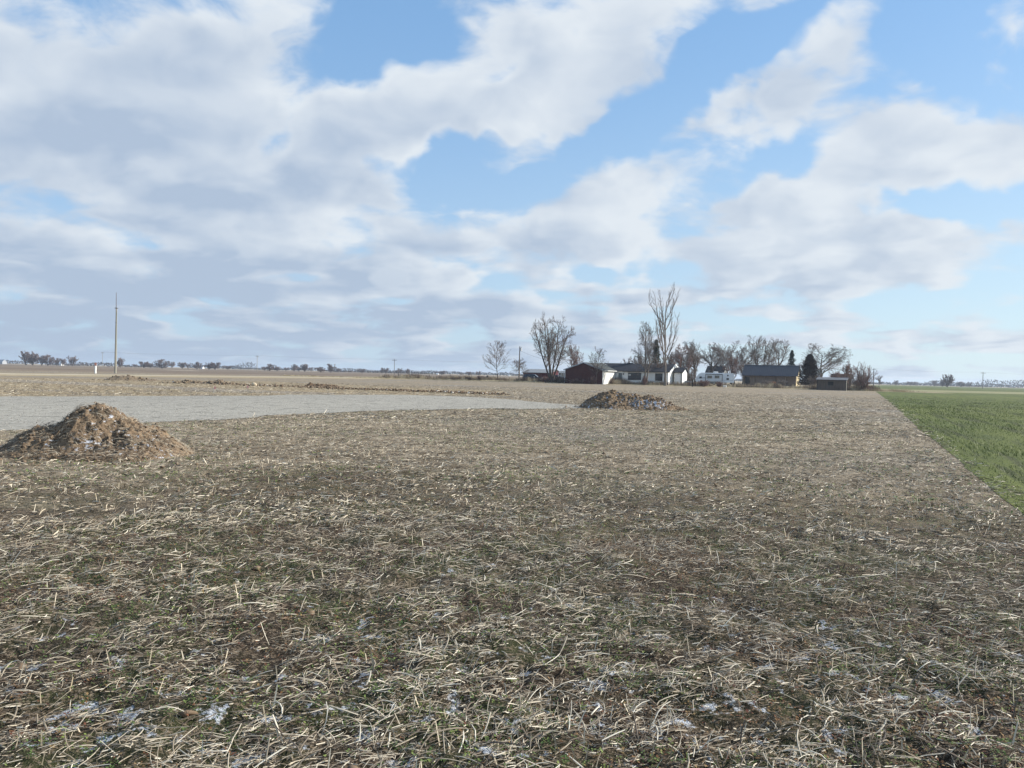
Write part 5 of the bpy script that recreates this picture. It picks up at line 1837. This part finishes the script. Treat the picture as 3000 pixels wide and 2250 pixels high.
def far_tree(px, top_y, width_px, depth, k, label, squat=1.0):
    p = at(px, depth)
    h = zat(px, top_y, depth)
    root = empty('distant_tree', (p.x, p.y, -.1), random.random() * 6, label, 'tree', 'bare trees on the far horizon')
    mt, mc = PROTO[k % 4]
    w = width_px * depth / F_PX
    for me_, nm in ((mt, 'trunk'), (mc, 'crown')):
        c = bpy.data.objects.new(nm, me_)
        COL.objects.link(c)
        c.parent = root
        c.scale = (w, w, h)
    return root


FT = [
    (76, 1026, 34, 700, 'tallest tree of the leftmost distant clump'), (96, 1033, 34, 705, 'second tree of the leftmost distant clump'), (122, 1036, 34, 700, 'third tree of the leftmost clump, broad and dense'),
    (140, 1040, 32, 700, 'fourth tree, right end of the leftmost distant clump'), (166, 1047, 18, 800, 'small faint tree right of the leftmost clump'), (184, 1049, 14, 800, 'tiny faint tree before the lone dense one'),
    (212, 1041, 26, 650, 'lone dense distant tree left of the marker post'), (352, 1048, 22, 650, 'distant tree touching the right side of the tall bare pole'), (396, 1066, 16, 900, 'tiny bush-like tree on the horizon right of the tall pole'),
    (422, 1058, 26, 700, 'round distant tree, first of the pair right of the tall pole'), (440, 1061, 20, 700, 'lower distant tree attached to the round one'), (474, 1052, 38, 650, 'largest dark rounded distant tree right of the tall pole'),
    (504, 1058, 16, 900, 'pale thin distant tree after the dark rounded one'), (534, 1060, 20, 750, 'distant tree, left of a touching pair'), (551, 1062, 18, 750, 'distant tree, right of a touching pair'), (577, 1060, 24, 680, 'single tidy distant tree above the pale chaff'),
    (612, 1061, 26, 680, 'left half of a wide distant grove'), (630, 1060, 28, 680, 'right half of a wide distant grove'), (667, 1070, 26, 800, 'low square distant tree beside the wide grove'),
    (790, 1066, 30, 650, 'tallest distant tree just right of the pale power pole'), (775, 1073, 18, 700, 'low distant tree under the tallest one by the pale pole'), (812, 1073, 20, 750, 'distant tree fading right of the tallest one'), (837, 1076, 16, 900, 'very small distant tree alone above the far field'),
    (862, 1067, 20, 760, 'slim distant tree at the left of an open grove'), (876, 1073, 22, 800, 'low distant tree inside the open grove'), (893, 1065, 22, 700, 'spiky distant tree at the right of the open grove'), (912, 1076, 12, 900, 'tiny distant tree trailing the open grove'),
    (940, 1075, 30, 620, 'dark wide distant bush left of the tall dark tree'), (969, 1064, 24, 600, 'tall dark distant tree with rounded head in mid horizon'), (991, 1078, 12, 900, 'tiny distant tree right of the tall dark one'),
    (1060, 1079, 20, 700, 'dark lone distant tree left of the crossarm pole'), (1119, 1077, 14, 760, 'left of two open distant trees near the crossarm pole'), (1130, 1077, 18, 760, 'right of two open distant trees near the crossarm pole'),
    (1163, 1083, 10, 800, 'little distant tree just right of the crossarm pole'), (1172, 1077, 14, 760, 'bent distant tree above the two-post rail'), (1194, 1080, 14, 760, 'distant tree above the right post of the rail'),
    (1294, 1085, 34, 820, 'dense dome-shaped distant tree by the tiny white house'), (1374, 1088, 16, 800, 'airy distant tree above the dead brush'), (1404, 1086, 18, 760, 'distant tree left of the mailbox'), (1352, 1092, 10, 900, 'tiny distant tree above the wire fence'),
    (2624, 1113, 14, 900, 'small tree on the right horizon nearest the thorn tree'), (2666, 1117, 16, 1000, 'left tree of a low pair on the wheat horizon'), (2682, 1117, 16, 1000, 'right tree of a low pair on the wheat horizon'), (2738, 1115, 18, 900, 'pale tree left of the prominent one on the wheat horizon'),
    (2775, 1094, 32, 560, 'prominent bare tree alone on the wheat horizon'), (2762, 1112, 14, 700, 'shrubby tree at the left foot of the prominent one'), (2841, 1118, 12, 900, 'small tree between the prominent tree and the T-shaped pole'), (2815, 1118, 24, 900, 'low wide tree right of the prominent one'),
]
for i, (px, ty, wp, dp_, lab) in enumerate(FT):
    far_tree(px, ty, wp * 1.25, dp_, i, lab)
# dark conifers near the tiny white house
for px, ty, lab in ((1256, 1089, 'small dark conifer, farthest from the tiny white house'), (1266, 1088, 'small dark conifer, middle of three by the tiny white house'), (1276, 1089, 'small dark conifer nearest the tiny white house')):
    p = at(px, 830)
    evergreen((p.x, p.y, 0), zat(px, ty, 830), 4.2, int(px), lab, M_needle, dens=.15, name='distant_conifer')


def far_house(px, wpx, top_y, depth, lab, m_, roofm, cat='house'):
    p = at(px, depth)
    root = empty('distant_house', (p.x, p.y, 0), GRID, lab, cat)
    w = wpx * depth / F_PX
    h = zat(px, top_y, depth)
    gable_block(root, -w / 2, w / 2, 0, w * .8, h * .55, h, 'u', m_, roofm, over=.3)
    return root


far_house(1280.5, 6, 1093, 800, 'tiny white house on the horizon beside the dome-shaped tree', M_trim, M_camp_roof)
far_house(2, 16, 1053.5, 900, 'pale farm building at the left edge of the horizon', M_trim_grey, M_trim_grey, 'farm building')
far_house(176, 10, 1061, 900, 'tiny white barn under the small faint trees on the left', M_trim, M_trim, 'barn')
far_house(590, 9, 1073, 900, 'tiny pale building right of the single tidy tree', M_trim, M_trim_grey, 'building')
far_house(1491, 5, 1098, 900, 'tiny white building seen left of the sapling', M_trim, M_trim, 'building')


# far woods: one mass that nobody could count
def treeline(name, spans, depth, hmin, hmax, lab, m_, dens=1.0):
    vs = []
    for (xa, xb, hs0) in spans:
        A = at(xa, depth)
        Bv = at(xb, depth)
        Lx = (Bv - A).length
        n = int(Lx * 9 * dens)
        t = rng.random(n)
        env = (hmin + (hmax - hmin) * np.clip(0.5 + 0.9 * fbm(t * Lx / 26.0, np.zeros(n) + xa, 5, 4), 0.05, 1.2)) * hs0
        z = env * rng.random(n) ** 0.8
        x = A.x + (Bv.x - A.x) * t
        y = A.y + (Bv.y - A.y) * t + rng.uniform(-14, 14, n)
        s_ = rng.uniform(0.7, 2.0, n)
        a = rng.random(n) * PI
        c = np.stack([x, y, z], -1)
        e1 = np.stack([np.cos(a), np.sin(a), rng.normal(0, .4, n)], -1) * s_[:, None]
        e2 = np.stack([np.zeros(n), np.zeros(n), np.ones(n)], -1) * s_[:, None]
        tri = np.stack([c - e1 * .5 - e2 * .4, c + e1 * .5 - e2 * .4, c + e2 * .8], 1)
        vs.append(tri.reshape(-1, 3))
    V = np.concatenate(vs)
    V[:, 2] = np.maximum(V[:, 2], -0.1)
    F = np.arange(len(V)).reshape(-1, 3)
    tag(link(name, np_mesh(name, V, F), m_), lab, 'treeline', kind='stuff')


M_woods = mat('far_woods', (0.075, 0.06, 0.055), (0.05, 0.042, 0.04), 0.02)
treeline('treeline', [(-500, 65, 1.0), (560, 1640, .55), (680, 745, 1.5), (1500, 2560, .6)], 1300, 4, 11, 'low far treeline along the horizon on the left and behind the farm', M_woods, 1.0)
treeline('treeline', [(2540, 3500, .5), (2850, 3500, 1.15), (2720, 2840, .75)], 1250, 5, 13, 'dark wooded treeline beyond the wheat on the right', M_woods, 1.0)
treeline('treeline', [(235, 335, .8), (150, 240, .5), (360, 480, .4), (960, 1250, .35)], 1000, 3, 7, 'thin scrubby treeline behind the marker post', M_woods, .8)

# ================================================================== HAZE
hz_m = bpy.data.materials.new('haze')
hz_m.use_nodes = True
t_ = hz_m.node_tree
for n_ in list(t_.nodes):
    t_.nodes.remove(n_)
pvn = t_.nodes.new('ShaderNodeVolumePrincipled')
pvn.inputs['Color'].default_value = (0.72, 0.84, 1.0, 1)
pvn.inputs['Density'].default_value = 0.00020
pvn.inputs['Anisotropy'].default_value = 0.2
on = t_.nodes.new('ShaderNodeOutputMaterial')
t_.links.new(pvn.outputs[0], on.inputs['Volume'])
hb = MB().box(-7200, 7200, -7200, 7200, -1.1, 30).build('haze', hz_m)
hb['kind'] = 'stuff'
